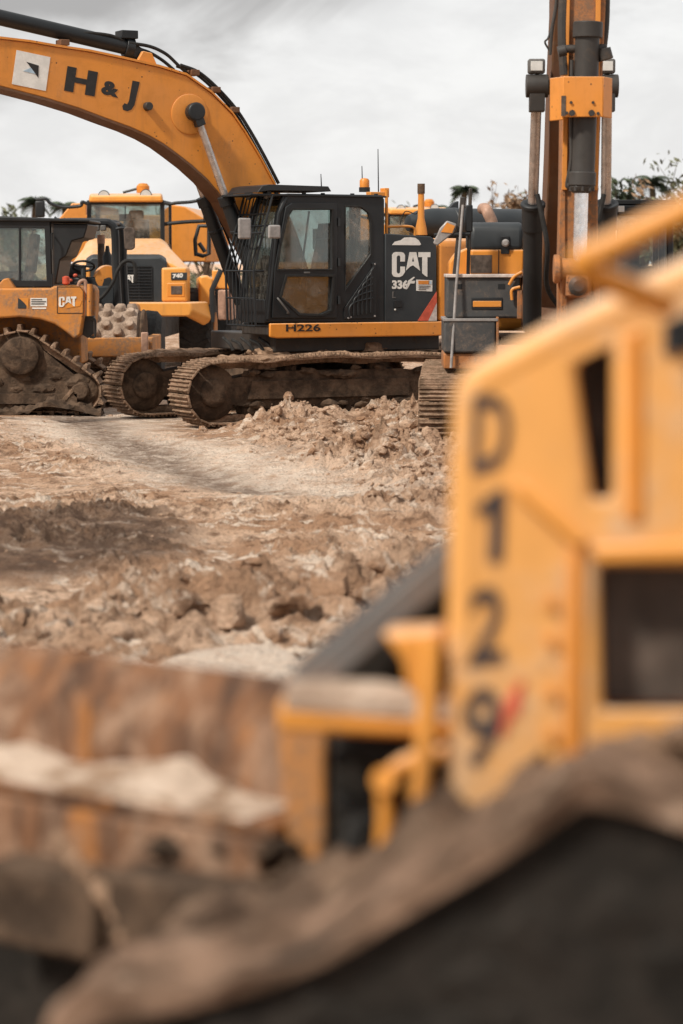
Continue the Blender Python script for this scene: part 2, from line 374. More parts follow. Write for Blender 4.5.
# ------------------------------------------------------------------ ground
def hash2(ix, iy, s):
    n = (ix.astype(np.int64)*374761393+iy.astype(np.int64)*668265263+s*1442695041) & 0x7fffffff
    n = ((n ^ (n >> 13))*1274126177) & 0x7fffffff
    return ((n ^ (n >> 16)) & 0xffff)/65535.0
def vn(x, y, s):
    ix, iy = np.floor(x), np.floor(y); fx, fy = x-ix, y-iy
    fx, fy = fx*fx*fx*(fx*(fx*6-15)+10), fy*fy*fy*(fy*(fy*6-15)+10)
    a, b, c, d = hash2(ix, iy, s), hash2(ix+1, iy, s), hash2(ix, iy+1, s), hash2(ix+1, iy+1, s)
    return (a+(b-a)*fx)+((c+(d-c)*fx)-(a+(b-a)*fx))*fy
def fbm(x, y, sc, oc=4, s=0, g=.5, ridged=False):
    t = 0; am = 1; tot = 0
    for k in range(oc):
        n = vn(x*sc+17.3*k, y*sc-9.1*k, s+k)*2-1
        t = t+am*((1-2*np.abs(n)) if ridged else n); tot += am; am *= g; sc *= 2.03
    return t/tot
def seg_d(x, y, pts):
    d = np.full(np.shape(x), 1e9)
    for (ax, ay), (bx, by) in zip(pts[:-1], pts[1:]):
        dx, dy = bx-ax, by-ay; t = np.clip(((x-ax)*dx+(y-ay)*dy)/(dx*dx+dy*dy), 0, 1)
        d = np.minimum(d, np.hypot(x-ax-t*dx, y-ay-t*dy))
    return d
def gp(*pix): return [tuple(G(*p)[:2]) for p in pix]
def sm(a, b, v): t = np.clip((v-a)/(b-a), 0, 1); return t*t*(3-2*t)
def ell(x, y, cx, cy, rx, ry): return np.hypot((x-cx)/rx, (y-cy)/ry)
STREAK = gp((70, 414), (100, 428), (130, 446), (180, 470), (250, 490), (330, 497), (400, 503))
PALE = gp((345, 497), (290, 486), (230, 476), (160, 452), (95, 438), (90, 420), (150, 410))
BERM = gp((262, 432), (300, 424), (340, 420), (420, 425), (470, 440))
BERM3 = [(.3, 28.2), (1.0, 28.5), (2.6, 28.5)]
BERM2 = gp((300, 440), (390, 455), (450, 480), (470, 520))
HEAP = gp((-60, 640), (60, 640), (170, 622), (260, 622), (330, 618), (420, 600))
def masks(x, y):
    w = fbm(x, y, .5, 4, 11)*.5+fbm(x, y, 2.1, 3, 15)*.3
    streak = 1-sm(.05, .75, seg_d(x, y, STREAK)+w*.5)
    pale = 1-sm(.5, 1.6, seg_d(x, y, PALE)+w*.9)
    berm = np.maximum(1-sm(.15, 1.35, seg_d(x, y, BERM)+w*.6), .75*(1-sm(.2, 1.6, seg_d(x, y, BERM2)+w*.6)))
    berm = np.maximum(berm, 1.5*(1-sm(.1, 1.0, seg_d(x, y, BERM3)+w*.4)))
    heap = 1-sm(.35, 1.35, seg_d(x, y, HEAP)+w*.5)
    wet = 1-sm(.75, 1.1, ell(x, y, -2.35, 20.2, 1.25, 3.1)+w*.55)
    flat = np.maximum(1-sm(.7, 1.1, ell(x, y, -.62, 13.7, .42, .8)+w*.3), 1-sm(.7, 1.1, ell(x, y, -1.9, 13.3, .35, .5)+w*.3))
    return streak, pale, berm, heap, wet, flat, w
def height(x, y):
    streak, pale, berm, heap, wet, flat, w = masks(x, y)
    near = 1-sm(50, 90, y)
    r = fbm(x, y, 3.2, 4, 21, .55, True); r2 = fbm(x, y, 1.5, 4, 31, .55, True)
    h = .07*fbm(x, y, .35, 3, 3)+.035*fbm(x, y, 1.7, 4, 5)+.018*fbm(x, y, 7.0, 3, 8)
    h = h+.022*(r+.4)*(1-.8*pale)*(1-.7*flat)
    r3 = fbm(x, y, 6.5, 4, 51, .6, True); rm = np.clip(fbm(x, y, .7, 4, 61)*2.2+.35, 0, 1)
    h = h+berm*(.085+.13*r2+.12*r+.065*r3)+heap*(.10+.20*r2+.15*r+.075*r3)*(1-.85*flat)+.075*rm*(r3+.6*r+.5*fbm(x, y, 14, 3, 71, .6, True))*(1-.8*pale)*(1-flat)*(1+.5*wet)+.05*wet-.05*streak+flat*.08
    # grouser prints: a swath of cross ridges left by crawler tracks
    A, B = G(250, 560), G(420, 470); dx, dy = B.x-A.x, B.y-A.y; ln = math.hypot(dx, dy); dx, dy = dx/ln, dy/ln
    s_ = (x-A.x)*dx+(y-A.y)*dy; t_ = np.abs(-(x-A.x)*dy+(y-A.y)*dx)
    sw = (1-sm(.5, .8, np.abs(t_-.55)))*(1-sm(2.5, 4, np.abs(s_-ln/2)))*(1-heap)*(1-berm)
    h = h+sw*.028*np.sin(s_*34+2*w)
    h = h+(.03*np.exp(-((y-37)/5)**2)) 
    for a, b, r_ in ((188, 426, 1.5), (135, 420, 1.3), (50, 410, 2.0)):      # the machines have pressed the soil flat in front of their tracks
        g = G(a, b); q = 1-sm(.5, 1.0, np.hypot((x-g.x)/r_, (y-g.y)/(r_*1.6))); h = h*(1-.85*q)-.02*q
    return h*near
xs = np.concatenate([-np.geomspace(3000, 8.2, 26), np.arange(-8.0, -4.6, .06), np.arange(-4.6, 4.6, .024), np.arange(4.6, 8.0, .06), np.geomspace(8.2, 3000, 26)])
ys = [-40, -20, -10, -5, -2]; q = -1.0
while q < 8: ys.append(q); q += .25
while q < 12.5: ys.append(q); q += .06
while q < 46: ys.append(q); q += .0018*q
while q < 3000: ys.append(q); q *= 1.09
ys = np.array(ys+[3500.0])
X, Y = np.meshgrid(xs, ys); Z = height(X, Y)
streak, pale, berm, heap, wet, flat, w_ = masks(X, Y)
nx, ny = len(xs), len(ys)
me = bpy.data.meshes.new('ground'); me.vertices.add(nx*ny)
me.vertices.foreach_set('co', np.stack([X, Y, Z], -1).astype(np.float32).ravel())
i = np.arange(nx*ny).reshape(ny, nx); quads = np.stack([i[:-1, :-1], i[:-1, 1:], i[1:, 1:], i[1:, :-1]], -1).reshape(-1)
nf = (nx-1)*(ny-1)
me.loops.add(nf*4); me.loops.foreach_set('vertex_index', quads.astype(np.int32))
me.polygons.add(nf); me.polygons.foreach_set('loop_start', np.arange(0, nf*4, 4, dtype=np.int32)); me.polygons.foreach_set('loop_total', np.full(nf, 4, np.int32))
me.update(); me.validate(); me.shade_smooth()
def attr(me, name, a):
    at = me.attributes.new(name, 'FLOAT', 'POINT'); at.data.foreach_set('value', np.asarray(a, np.float32).ravel())
attr(me, 'wet', np.clip(wet+.75*streak, 0, 1)); attr(me, 'pale', np.clip(pale+flat*1.2, 0, 1)); attr(me, 'rough', np.clip(berm+heap*(1-flat), 0, 1))
ground = bpy.data.objects.new('ground', me); COL.objects.link(ground)
tag(ground, 'pale churned sandy clay ground with clods and crawler track prints', None, None, 'structure')
def soil(name, use_attr=True):
    m, N, L, bs = newmat(name)
    tc = N.new('ShaderNodeTexCoord').outputs['Object']
    def at(n):
        a = N.new('ShaderNodeAttribute'); a.attribute_name = n; return a.outputs['Fac']
    n1 = nz(N, L, tc, .9, 8, .62, .3); n2 = nz(N, L, tc, 4.5, 8, .7, .2); n3 = nz(N, L, tc, 31, 4, .7)
    c = mix(N, L, ramp(N, L, n1, .40, .60), (.48, .285, .175), (.74, .51, .36))
    c = mix(N, L, ramp(N, L, n2, .48, .64, 0, .9), c, (.19, .105, .062))
    c = mix(N, L, ramp(N, L, nz(N, L, tc, 2.2, 9, .74, .7), .52, .60, 0, .85), c, (.90, .74, .60))
    if use_attr:
        pm = mth(N, L, 'MULTIPLY', at('pale'), ramp(N, L, n2, .25, .6))
        c = mix(N, L, mth(N, L, 'MULTIPLY', pm, .85), c, (.90, .75, .62))
        c = mix(N, L, mth(N, L, 'MULTIPLY', at('rough'), ramp(N, L, n2, .3, .62, 0, .65)), c, (.40, .245, .155))
        c = mix(N, L, mth(N, L, 'MULTIPLY', at('wet'), ramp(N, L, n2, .66, .44, .35, .97)), c, (.115, .070, .048))
    c = mix(N, L, ramp(N, L, n3, .5, .72, 0, .65), c, (.15, .088, .054))
    L.new(c, bs.inputs['Base Color']); bs.inputs['Roughness'].default_value = .95; bs.inputs['Specular IOR Level'].default_value = .12
    hgt = mth(N, L, 'ADD', mth(N, L, 'MULTIPLY', n3, .45), n2)
    bump(N, L, hgt, 1.0, .15, bs)
    return m
me.materials.append(soil('sandy_clay'))

# loose clods: far too many to count, one mesh
b = bmesh.new(); bmesh.ops.create_icosphere(b, subdivisions=2, radius=1)
bv = np.array([v.co[:] for v in b.verts]); bf = np.array([[v.index for v in f.verts] for f in b.faces]); b.free()
b = bmesh.new(); bmesh.ops.create_icosphere(b, subdivisions=1, radius=1)
cv = np.array([v.co[:] for v in b.verts]); cf = np.array([[v.index for v in f.verts] for f in b.faces]); b.free()
rg = np.random.default_rng(5)
def shapes(base, n, rough):
    out = []
    for k in range(n):
        d = np.ones(len(base))
        for _ in range(4):                                  # chop with random planes: angular lumps
            nrm = rg.normal(size=3); nrm /= np.linalg.norm(nrm); c_ = rg.uniform(.45, .85)
            pr = base@nrm; d = np.minimum(d, np.where(pr > c_, c_/np.maximum(pr, 1e-3), 1))
        o_ = Vector(rg.uniform(-50, 50, 3)); d = d*np.array([1+.42*mnoise.noise(Vector(p)*1.6+o_)+.30*mnoise.noise(Vector(p)*3.7+o_) for p in base])*(1+rough*rg.normal(size=len(base))*.4)
        out.append(base*d[:, None]*np.array([1, rg.uniform(.7, 1.1), rg.uniform(.5, .85)]))
    return out
SB, SC = shapes(bv, 14, .10), shapes(cv, 14, .14)
allv, allf, off = [], [], 0
def scatter(n, fn, smin, smax, pw, big):
    global off
    got = 0
    while got < n:
        x, y, keep = fn(4096)
        x, y = x[keep], y[keep]
        z = height(x, y)
        for k in range(min(len(x), n-got)):
            s_ = smin*(smax/smin)**(rg.random()**pw)
            sh, fc = ((SB, bf) if (big and s_ > .05) else (SC, cf)); p = sh[rg.integers(14)]
            q_ = rg.uniform(0, 6.28); c_, d_ = math.cos(q_), math.sin(q_)
            ti = rg.uniform(-.5, .5); ct, st = math.cos(ti), math.sin(ti)
            r_ = np.stack([p[:, 0], p[:, 1]*ct-p[:, 2]*st, p[:, 1]*st+p[:, 2]*ct], -1)
            r_ = np.stack([r_[:, 0]*c_-r_[:, 1]*d_, r_[:, 0]*d_+r_[:, 1]*c_, r_[:, 2]], -1)*s_
            allv.append(r_+np.array([x[k], y[k], z[k]+s_*rg.uniform(-.35, .2)])); allf.append(fc+off); off += len(p)
        got += len(x)
def in_berm(n):
    x, y = rg.uniform(-4, 4, n), rg.uniform(23, 37, n); m = masks(x, y); return x, y, rg.random(n) < m[2]
def in_heap(n):
    x, y = rg.uniform(-3, 1.8, n), rg.uniform(12.5, 18.5, n); m = masks(x, y); return x, y, rg.random(n) < m[3]*(1-m[5])**2
def anywhere(n):
    x, y = rg.uniform(-6.5, 5, n), 12+28*rg.random(n)**1.3; m = masks(x, y); return x, y, rg.random(n) < (.12+.5*(fbm(x, y, .8, 3, 44) > .05))*(1-.85*m[1])*(1-.8*m[5])*(1-.6*m[4])
scatter(5200, in_berm, .012, .11, 2.8, True); scatter(1500, in_heap, .006, .075, 2.8, True); scatter(9000, anywhere, .006, .05, 2.8, False)
for px, py, s_ in ((345, 640, .13), (292, 640, .12), (320, 622, .15), (375, 628, .14), (265, 648, .09), (228, 640, .10), (60, 652, .09), (120, 655, .08), (185, 640, .09), (20, 640, .09), (240, 600, .09), (150, 640, .07), (330, 660, .12), (300, 610, .10)):
    g = G(px, py); z = float(height(np.array([g.x]), np.array([g.y]))[0]); p = SB[rg.integers(14)]*s_*1.35
    q_ = rg.uniform(0, 6.28); p = np.stack([p[:, 0]*math.cos(q_)-p[:, 1]*math.sin(q_), p[:, 0]*math.sin(q_)+p[:, 1]*math.cos(q_), p[:, 2]*1.2], -1)
    allv.append(p+np.array([g.x, g.y, z+s_*.5])); allf.append(bf+off); off += len(p)
me = bpy.data.meshes.new('soil_clods'); me.from_pydata(np.concatenate(allv), [], np.concatenate(allf).tolist()); me.shade_smooth(); me.set_sharp_from_angle(angle=R(38))
me.materials.append(soil('clod_soil', False))
clods = bpy.data.objects.new('soil_clods', me); COL.objects.link(clods); tag(clods, 'loose clods of dry brown clay strewn over the churned ground', 'soil clods', None, 'stuff')
# ------------------------------------------------------------------ the excavator in the middle
F1 = Frame(-.756, 37.47, 207)
ex = thing('excavator', F1, 'yellow crawler excavator with black cab and H226 below its door, boom reaching left', 'excavator', 'excavators parked on the site')
E = lambda px, py, y: F1.sy(px, py, y)
def undercarriage(root, fr, wob=0.0, hw=.35, gauge=1.30, xi=2.02, rot=0.0, far_mud=True):
    c_ = [(xi, .50, .43), (-xi, .54, .44), (0, .62, .40)]
    for sgn in (1, -1):
        yc = sgn*gauge
        tf = MB().prism([(xi-.30, .33), (xi-.18, .68), (xi-.9, .80), (-xi+.9, .80), (-xi+.25, .72), (-xi+.30, .36), (-xi+.7, .26), (xi-.7, .26)], yc-.19, yc+.19)
        tf.prism([(xi-.55, .40), (xi-.62, .66), (-xi+.8, .66), (-xi+.8, .40)], yc+.18*sgn, yc+.235*sgn)
        tf.box(-xi+.9, xi-.9, min(yc, yc-sgn*.6), max(yc, yc-sgn*.6), .52, .78)
        for k in range(26):
            x = rnd.uniform(-xi+.4, xi-.5); tf.lump((x, yc+sgn*rnd.uniform(.18, .26), rnd.choice((.30, .34, .74, .8))+rnd.uniform(-.04, .04)), rnd.uniform(.04, .11), 2, (1.6, .5, .7), .4, k+wob)
        t = tf.build('track_frame', M['trackd'], root, 0)
        belt(c_, yc-hw, yc+hw, .205, 'triple', .035).build('track_belt', M['track'], t, .004, 1)
        wheel(.40, .46, (xi, yc, .50)).build('idler', M['trackd'], t, 0)
        sp_ = wheel(.36, .46, (-xi, yc, .54), hub=.62)
        sp_.build('sprocket', M['trackd'], t)
        for k in range(8): wheel(.11, .36, (-xi+.62+k*(2*xi-1.24)/7, yc, .23)).build('roller', M['trackd'], t)
        for k in range(2): wheel(.09, .3, (-.7+k*1.4, yc, .83)).build('roller', M['trackd'], t)
        crust([(xi-.2, .965), (xi-.9, .98), (.5, 1.0), (0, 1.02), (-.6, .985), (-1.2, 1.0), (-xi+.2, .97)], yc-hw*.95, yc+hw*.97, .05, .075, sgn*3+wob, 12).build('caked_mud', M['mud'], t)
    cf_ = MB().box(-.95, .95, -.75, .75, .55, .95); cf_.cyl((0, 0, .94), (0, 0, 1.12), .72, .72, 48)
    cf = cf_.build('center_frame', M['trackd'], root, .02)
    lm = MB()
    for k in range(30): lm.lump((rnd.uniform(-1.1, 1.2), rnd.uniform(.5, 1.2), 1.0+rnd.uniform(-.08, .12)), rnd.uniform(.06, .16), 2, (1.3, 1, .7), .45, k*1.3+wob)
    lm.build('mud_heap', M['mud'], cf)
undercarriage(ex, F1)
YS = 1.50
def pl(pts, y): return [E(a, b, y) for a, b in pts]
# deck and yellow skirt below the cab and engine panel
x0, zs0 = E(270, 336, YS); x1, zs1 = E(470, 335, YS); _, zt = E(350, 322.5, YS)
zb = (zs0+zs1)/2; xr = -2.2
dk = MB().box(xr, .3, -1.45, YS-.06, zb+.02, zt-.01).box(.3, x0-.02, .45, YS-.06, zb+.02, zt-.01).box(-1.9, .9, -1.1, 1.25, zb-.24, zb+.03).box(-3.0, xr+.01, -.9, .9, zb+.05, zt-.02).build('deck', M['steel'], ex, .02)
sk = MB().prism([(x0, zb), (x0, zt), (xr, zt), (xr, zb), (xr+.1, zb-.02), (x0-.12, zb-.02)], YS-.055, YS).build('deck_skirt', M['boom'], ex, .018)
decal_text('lettering', 'H226', on_y(F1, YS+.001, (286, 331.5), (320.5, 331.2), (286, 324.2)), M['ink'], sk, .02)
# cab: side panel with two window openings, other sides, roof
yc0, yc1 = .53, 1.47
out_ = pl([(265, 322), (270, 262), (276, 214), (283, 196), (288, 193.5), (380, 195), (384.5, 199), (384.5, 322)], yc1)
wu = pl([(277.2, 269), (280, 248), (287, 218), (292, 210), (331, 210), (331, 269)], yc1)
wl = pl([(281, 297), (286.5, 276.8), (331.5, 276.8), (330, 310), (321, 314), (299, 313)], yc1)
wr = pl([(345.6, 289), (345.6, 207), (361, 207.5), (368, 213), (370.5, 223), (370.5, 254)], yc1)
cab = MB()
cab.panel([out_, wu, wl, wr], yc1-.05, yc1)
xf_b, zf_b = E(265, 322, yc1); xk, zk = E(384.5, 322, yc1); xtop, ztop = E(288, 193.5, yc1)
wr2 = [(p[0], p[1]) for p in wr]
far_w = [(xk+.12, zt+.75), (xf_b-.1, zt+.5), (xf_b-.2, ztop-.5), (xf_b-.4, ztop-.16), (xk+.12, ztop-.16)]
cab.panel([out_, far_w], yc0, yc0+.05)
cab.box(xk+.02, xtop-.02, yc0+.05, yc1-.05, ztop-.07, ztop)                     # roof
cab.panel([[(yc0+.05, zt), (yc1-.05, zt), (yc1-.05, ztop-.07), (yc0+.05, ztop-.07)], [(yc0+.17, 2.3), (yc1-.17, 2.3), (yc1-.17, 3.2), (yc0+.17, 3.2)]], xk+.003, xk+.05, 'x')
cab.box(xk+.05, xf_b-.05, yc0+.05, yc1-.05, zt, zt+.08)
for y in (yc0+.02, yc1-.055):                                                    # front pillars, lower front wall
    a, b, c = E(267, 320, yc1), E(278, 214, yc1), E(285.5, 197, yc1)
    cab.tube([(a[0]-.02, y+.03, a[1]), (b[0]-.02, y+.03, b[1]), (c[0]-.02, y+.03, c[1])], .045, 8)
cab.box(xf_b-.06, xf_b-.02, yc0+.05, yc1-.05, zt, zt+.35)
cb = cab.build('cab', M['black'], ex, .012)
for nm, lp in (('window_pane', wu), ('window_pane', wl), ('window_pane', wr)):
    MB().prism(lp, yc1-.035, yc1-.027).build(nm, M['hazy' if lp is wr else 'glass'], cb, smooth=False)
for lp in (far_w,): MB().prism(lp, yc0+.02, yc0+.028).build('window_pane', M['glight'], cb, smooth=False)
a, b, c = E(267, 318, yc1), E(278, 214, yc1), E(285.5, 197, yc1)
ws = MB()
for p, q in ((a, b), (b, c)): ws.add([(p[0]-.01, yc0+.05, p[1]), (p[0]-.01, yc1-.05, p[1]), (q[0]-.01, yc1-.05, q[1]), (q[0]-.01, yc0+.05, q[1])], [(0, 1, 2, 3)])
ws.build('windscreen', M['glight'], cb, smooth=False)
# door: raised frame around both panes, hinges, handle, lower kick plate
do = pl([(271.5, 318), (274, 268), (285, 207), (291, 203), (336, 203), (336, 318)], yc1)
door = MB().panel([do, [(p[0], p[1]) for p in wu], [(p[0], p[1]) for p in wl]], yc1+.002, yc1+.028).build('door', M['black'], ex, .008)
def rim(lp, w):
    c_ = Vector((sum(p[0] for p in lp)/len(lp), sum(p[1] for p in lp)/len(lp))); o_ = []
    for p in lp:
        d = Vector(p)-c_; o_.append(tuple(Vector(p)+d.normalized()*w))
    return o_
MB().panel([rim(wl, .045), wl], yc1+.029, yc1+.042).build('window_seal', M['rubber'], door, .004)
MB().panel([rim(wu, .035), wu], yc1+.029, yc1+.040).build('window_seal', M['rubber'], door, .004)
h = E(278, 305, yc1); MB().tube(spline([(h[0]+.02, yc1+.03, h[1]+.1), (h[0]+.02, yc1+.09, h[1]+.07), (h[0]-.12, yc1+.09, h[1]-.10), (h[0]-.14, yc1+.03, h[1]-.12)]), .014).build('door_handle', M['skin'], door)
for py in (222, 262, 300):
    p = E(338.5, py, yc1); MB().cyl((p[0], yc1+.03, p[1]-.06), (p[0], yc1+.03, p[1]+.06), .022, n=12).build('hinge', M['black'], door)
p = E(306, 272.6, yc1); MB().box(p[0]-.05, p[0]+.05, yc1+.028, yc1+.04, p[1]-.012, p[1]+.012).build('latch', M['skin'], door, .004)
MB().panel([rim(wr, .03), wr], yc1+.002, yc1+.016).build('window_seal', M['rubber'], cb, .004)
# louvred lower rear panel
lv = pl([(343.5, 319), (343.5, 309), (375.5, 262), (375.5, 318)], yc1)
lp_ = MB().prism(lv, yc1+.002, yc1+.022)
for k in range(6):
    t = k/6
    a = E(349+4.2*k, 316.5-.6*k, yc1); b = E(349+4.2*k, 308-6.5*k, yc1); c = E(355+3.6*k, 302-6.8*k, yc1); d = E(372, 292-7*k+6, yc1)
    lp_.tube(spline([(a[0], yc1+.022, a[1]), (b[0], yc1+.024, b[1]), (c[0], yc1+.024, c[1]), (d[0], yc1+.022, d[1])], 5), .018, 8)
lp_.build('louvre_panel', M['black'], cb, .004)
for q in ((347.5, 318), (374, 264), (374, 316), (350, 317)):
    p = E(*q, yc1); MB().cyl((p[0], yc1+.02, p[1]), (p[0], yc1+.034, p[1]), .014, n=10).build('bolt', M['mirror'], cb)
# seat, console and far clutter inside
st = MB(); sx_ = (xk+xf_b)/2-.15
st.box(sx_-.05, sx_+.45, .75, 1.22, 2.02, 2.16); st.prism([(sx_-.02, 2.1), (sx_+.10, 2.1), (sx_-.06, 2.75), (sx_-.18, 2.75)], .75, 1.22); st.prism([(sx_-.08, 2.76), (sx_+.0, 2.76), (sx_-.04, 2.98), (sx_-.12, 2.98)], .85, 1.12)
st.box(sx_+.0, sx_+.42, .58, .72, 1.75, 2.3); st.box(sx_+.0, sx_+.42, 1.25, 1.36, 1.75, 2.28); st.box(sx_+.05, sx_+.35, .8, 1.15, 1.7, 2.03)
st.tube([(sx_+.40, 1.30, 2.25), (sx_+.44, 1.30, 2.46)], .022); st.tube([(sx_+.40, .65, 2.25), (sx_+.44, .65, 2.46)], .022)
st.build('operator_seat', M['seat'], cb, .03, 3)
MB().box(sx_+.62, sx_+.66, .56, .76, 2.25, 2.5).tube([(sx_+.64, .66, 1.75), (sx_+.64, .66, 2.3)], .02).build('monitor', M['skin'], cb, .01)
p = E(322, 240, .52); MB().box(p[0]-.14, p[0]+.16, .525, .53, p[1]-.14, p[1]+.17).build('paper_notice', M['white'], cb)
MB().tube([(E(311.5, 211, yc1)[0], yc1-.08, E(311.5, 211, yc1)[1]), (E(304, 269, yc1)[0], yc1-.08, E(304, 269, yc1)[1])], .016).build('grab_bar', M['black'], cb)
# barred guard in front of the windscreen
gd = MB(); xg = .16
def gpt(q, y): return (q[0]+xg, y, q[1])
ga, gb_, gc = E(265, 326, yc1), E(266, 271, yc1), E(283, 195, yc1)
ga = (xf_b+.0, ga[1]); gb_ = (xf_b+.03, gb_[1]); gc = (xf_b-.28, gc[1])
NB = 9
for k in range(NB):
    y = yc0-.04+(yc1-yc0+.06)*k/(NB-1); r_ = .018 if k in (0, NB-1) else .011
    gd.tube([gpt(ga, y), gpt(gb_, y), gpt(gc, y)], r_, 8)
for q in (ga, ((ga[0]+gb_[0])/2, (ga[1]+gb_[1])/2), gb_, ((gb_[0]+gc[0])/2, (gb_[1]+gc[1])/2), ((gb_[0]+3*gc[0])/4, (gb_[1]+3*gc[1])/4), gc): gd.tube([gpt(q, yc0-.04), gpt(q, yc1+.02)], .014, 8)
for y in (yc0, yc1-.04):
    for q in (ga, gb_, gc): gd.tube([gpt(q, y), (q[0]-.04, y, q[1])], .014, 8)
gd.build('window_guard', M['black'], ex)
# roof guard (two slats on stand-offs), lamps, beacon, aerials
rg_ = MB(); za, zb_ = E(300, 186, yc1)[1], E(300, 192.5, yc1)[1]
xa, xb = E(238, 190, yc1)[0]-.55, E(327, 187, yc1)[0]
xa = xf_b+.14
rg_.prism([(xa, zb_-.01), (xa-.08, za-.01), (xa-.2, za+.015), (xb, za), (xb-.05, zb_+.02), (xa-.2, zb_+.02)], yc0-.08, yc1+.05)
rg_.prism([(xa+.10, zb_-.055), (xa+.10, zb_-.02), (xk-.02, zb_-.035), (xk-.02, zb_-.06)], yc0-.06, yc1+.03)
for x in (xa-.35, xa-.8, xb+.05, -.3, -.7):
    for y in (yc0+.02, yc1-.06): rg_.box(x-.03, x+.03, y, y+.04, ztop-.01, zb_)
rg_.build('roof_guard', M['black'], ex, .008)
for y in (yc0+.15, yc1-.15):
    MB().lathe([(.03, -.06), (.07, -.05), (.085, 0), (.08, .02)], (xf_b-.10, y, ztop+.0), (1, 0, -.2), 16).build('work_lamp', M['skin'], ex)
p = E(374.5, 194, 1.2); MB().box(p[0]-.15, p[0]+.12, 1.15, 1.3, p[1]-.03, p[1]+.03).box(p[0]-.2, p[0]-.12, 1.15, 1.3, p[1]-.05, p[1]+.09).build('lamp_bracket', M['yellow'], ex, .008)
p = E(364.5, 192, 1.0); be = MB().cyl((p[0], 1, p[1]), (p[0], 1, p[1]+.07), .085, .085, 20).build('beacon', M['black'], ex)
MB().lathe([(.075, 0), (.075, .10), (.055, .13), (.01, .14)], (p[0], 1, p[1]+.07), (0, 0, 1), 20).build('beacon_lens', M['orange'], be)
for (px, py0, py1) in ((321.5, 188, 174), (378.5, 196, 149), (362.5, 190, 166)):
    p = E(px, py0, 1.0); q = E(px, py1, 1.0); MB().tube([(p[0], 1, p[1]), (p[0]+.01, 1, q[1])], [.010, .006], 6).build('aerial', M['black'], ex)
for (px0, py0, px1, py1, xx, y) in ((237.5, 218, 250, 239, xf_b+.3, yc1+.05), (267.5, 225, 279.5, 238.5, xf_b+.05, yc1+.26)):
    a, b = E(px0, py1, y), E(px1, py0, y); xm, zm = (a[0]+b[0])/2, (a[1]+b[1])/2
    mr = MB().prism([(a[0], a[1]), (b[0], a[1]), (b[0], b[1]), (a[0], b[1])], y, y+.05).build('mirror', M['mirror'], ex, .03, 3)
    MB().tube(spline([(xm, y-.01, zm), (xm, y-.10, zm+.02), (xf_b-.1, yc1-.02, zm+.05)]), .014).build('mirror_arm', M['black'], mr)
# dark side panel with the writing
sp_pts = pl([(385.6, 321.5), (385.6, 233.5), (431, 236.5), (437, 240.5), (437, 321.5)], YS)
sd_ = MB().prism(sp_pts, YS-.06, YS-.01).build('side_panel', M['dark'], ex, .015)
yd = YS-.009
decal_poly('lettering', LOGO, on_y(F1, yd, (392, 277), (430.3, 277), (392, 252)), M['white'], sd_)
decal_text('lettering', '336', on_y(F1, yd, (392, 289), (408, 289), (392, 280)), M['white'], sd_, .045)
decal_poly('lettering', [[(0, 0), (.18, .05), (.45, .45), (.9, .25), (1, .5), (.55, .68), (.95, .9), (.8, 1), (.2, .85), (.05, .4)]], on_y(F1, yd, (406, 289.5), (415, 285.5), (406.5, 280)), M['white'], sd_)
decal_poly('lettering', [[(0, 0), (.8, 0), (.8, .14), (.25, .14), (.25, .8), (.5, 1), (0, 1)]], on_y(F1, yd, (392.2, 298), (396.5, 298), (392.2, 291.5)), M['skin'], sd_)
wp = decal_poly('warning_plate', SQ, on_y(F1, yd, (416.2, 290.8), (432.2, 291.5), (416.2, 279.6)), M['white'], sd_)
decal_poly('plate_band', [[(0, 0), (.7, 0), (.7, 1), (0, 1)]], on_y(F1, yd+.005, (418.3, 284.2), (434, 284.2), (418.3, 280.6)), M['orange'], wp)
decal_poly('plate_symbol', [[(0, 0), (1, 0), (1, 1), (0, 1)]], on_y(F1, yd+.005, (428.3, 284), (431.3, 284), (428.3, 281)), M['blue'], wp)
decal_poly('plate_text', [[(0, .7), (.95, .7), (.95, .85), (0, .85)], [(0, .35), (.8, .35), (.8, .48), (0, .48)], [(0, 0), (.6, 0), (.6, .13), (0, .13)]], on_y(F1, yd+.005, (418.5, 289.5), (431, 289.8), (418.5, 285)), M['skin'], wp)
decal_poly('torn_label', [[(0, 0), (.95, .02), (1, .12), (.92, .55), (.8, .8), (.62, .86), (.42, .8), (.3, .52), (.1, .36)]], on_y(F1, yd, (392, 245), (421, 245.5), (392, 235.5)), M['white'], sd_)
decal_poly('hazard_stripe', [[(0, 0), (.55, 0), (1, .62), (1, 1)]], on_y(F1, yd, (417.5, 320.8), (436.7, 320.8), (417.5, 291)), M['red'], sd_)
decal_poly('hazard_stripe', [[(0, 0), (1, 0), (1, 1)]], on_y(F1, yd, (428.2, 320.8), (436.7, 320.8), (428.2, 302.5)), M['pale'], sd_)
lk = E(398, 303.5, YS); MB().box(lk[0]-.07, lk[0]+.07, YS-.012, YS+.002, lk[1]-.06, lk[1]+.05).build('panel_latch', M['black'], sd_, .004)
p = E(395.2, 309.5, YS); MB().cyl((p[0], YS-.012, p[1]), (p[0], YS+.004, p[1]), .014, n=10).build('keyhole', M['white'], sd_)
xs0 = E(385, 300, YS)[0]
body = MB().box(-1.55, xs0+.0, .1, YS-.065, zt, E(400, 236, YS)[1]-.05).box(-1.55, xs0-.1, -1.4, .11, zt, 2.15)
body.box(-.8, .1, -1.40, -.48, zt, 1.9).box(-.6, .2, -.46, .44, zt, 2.2)
body.build('engine_bay', M['dark'], ex, .03)
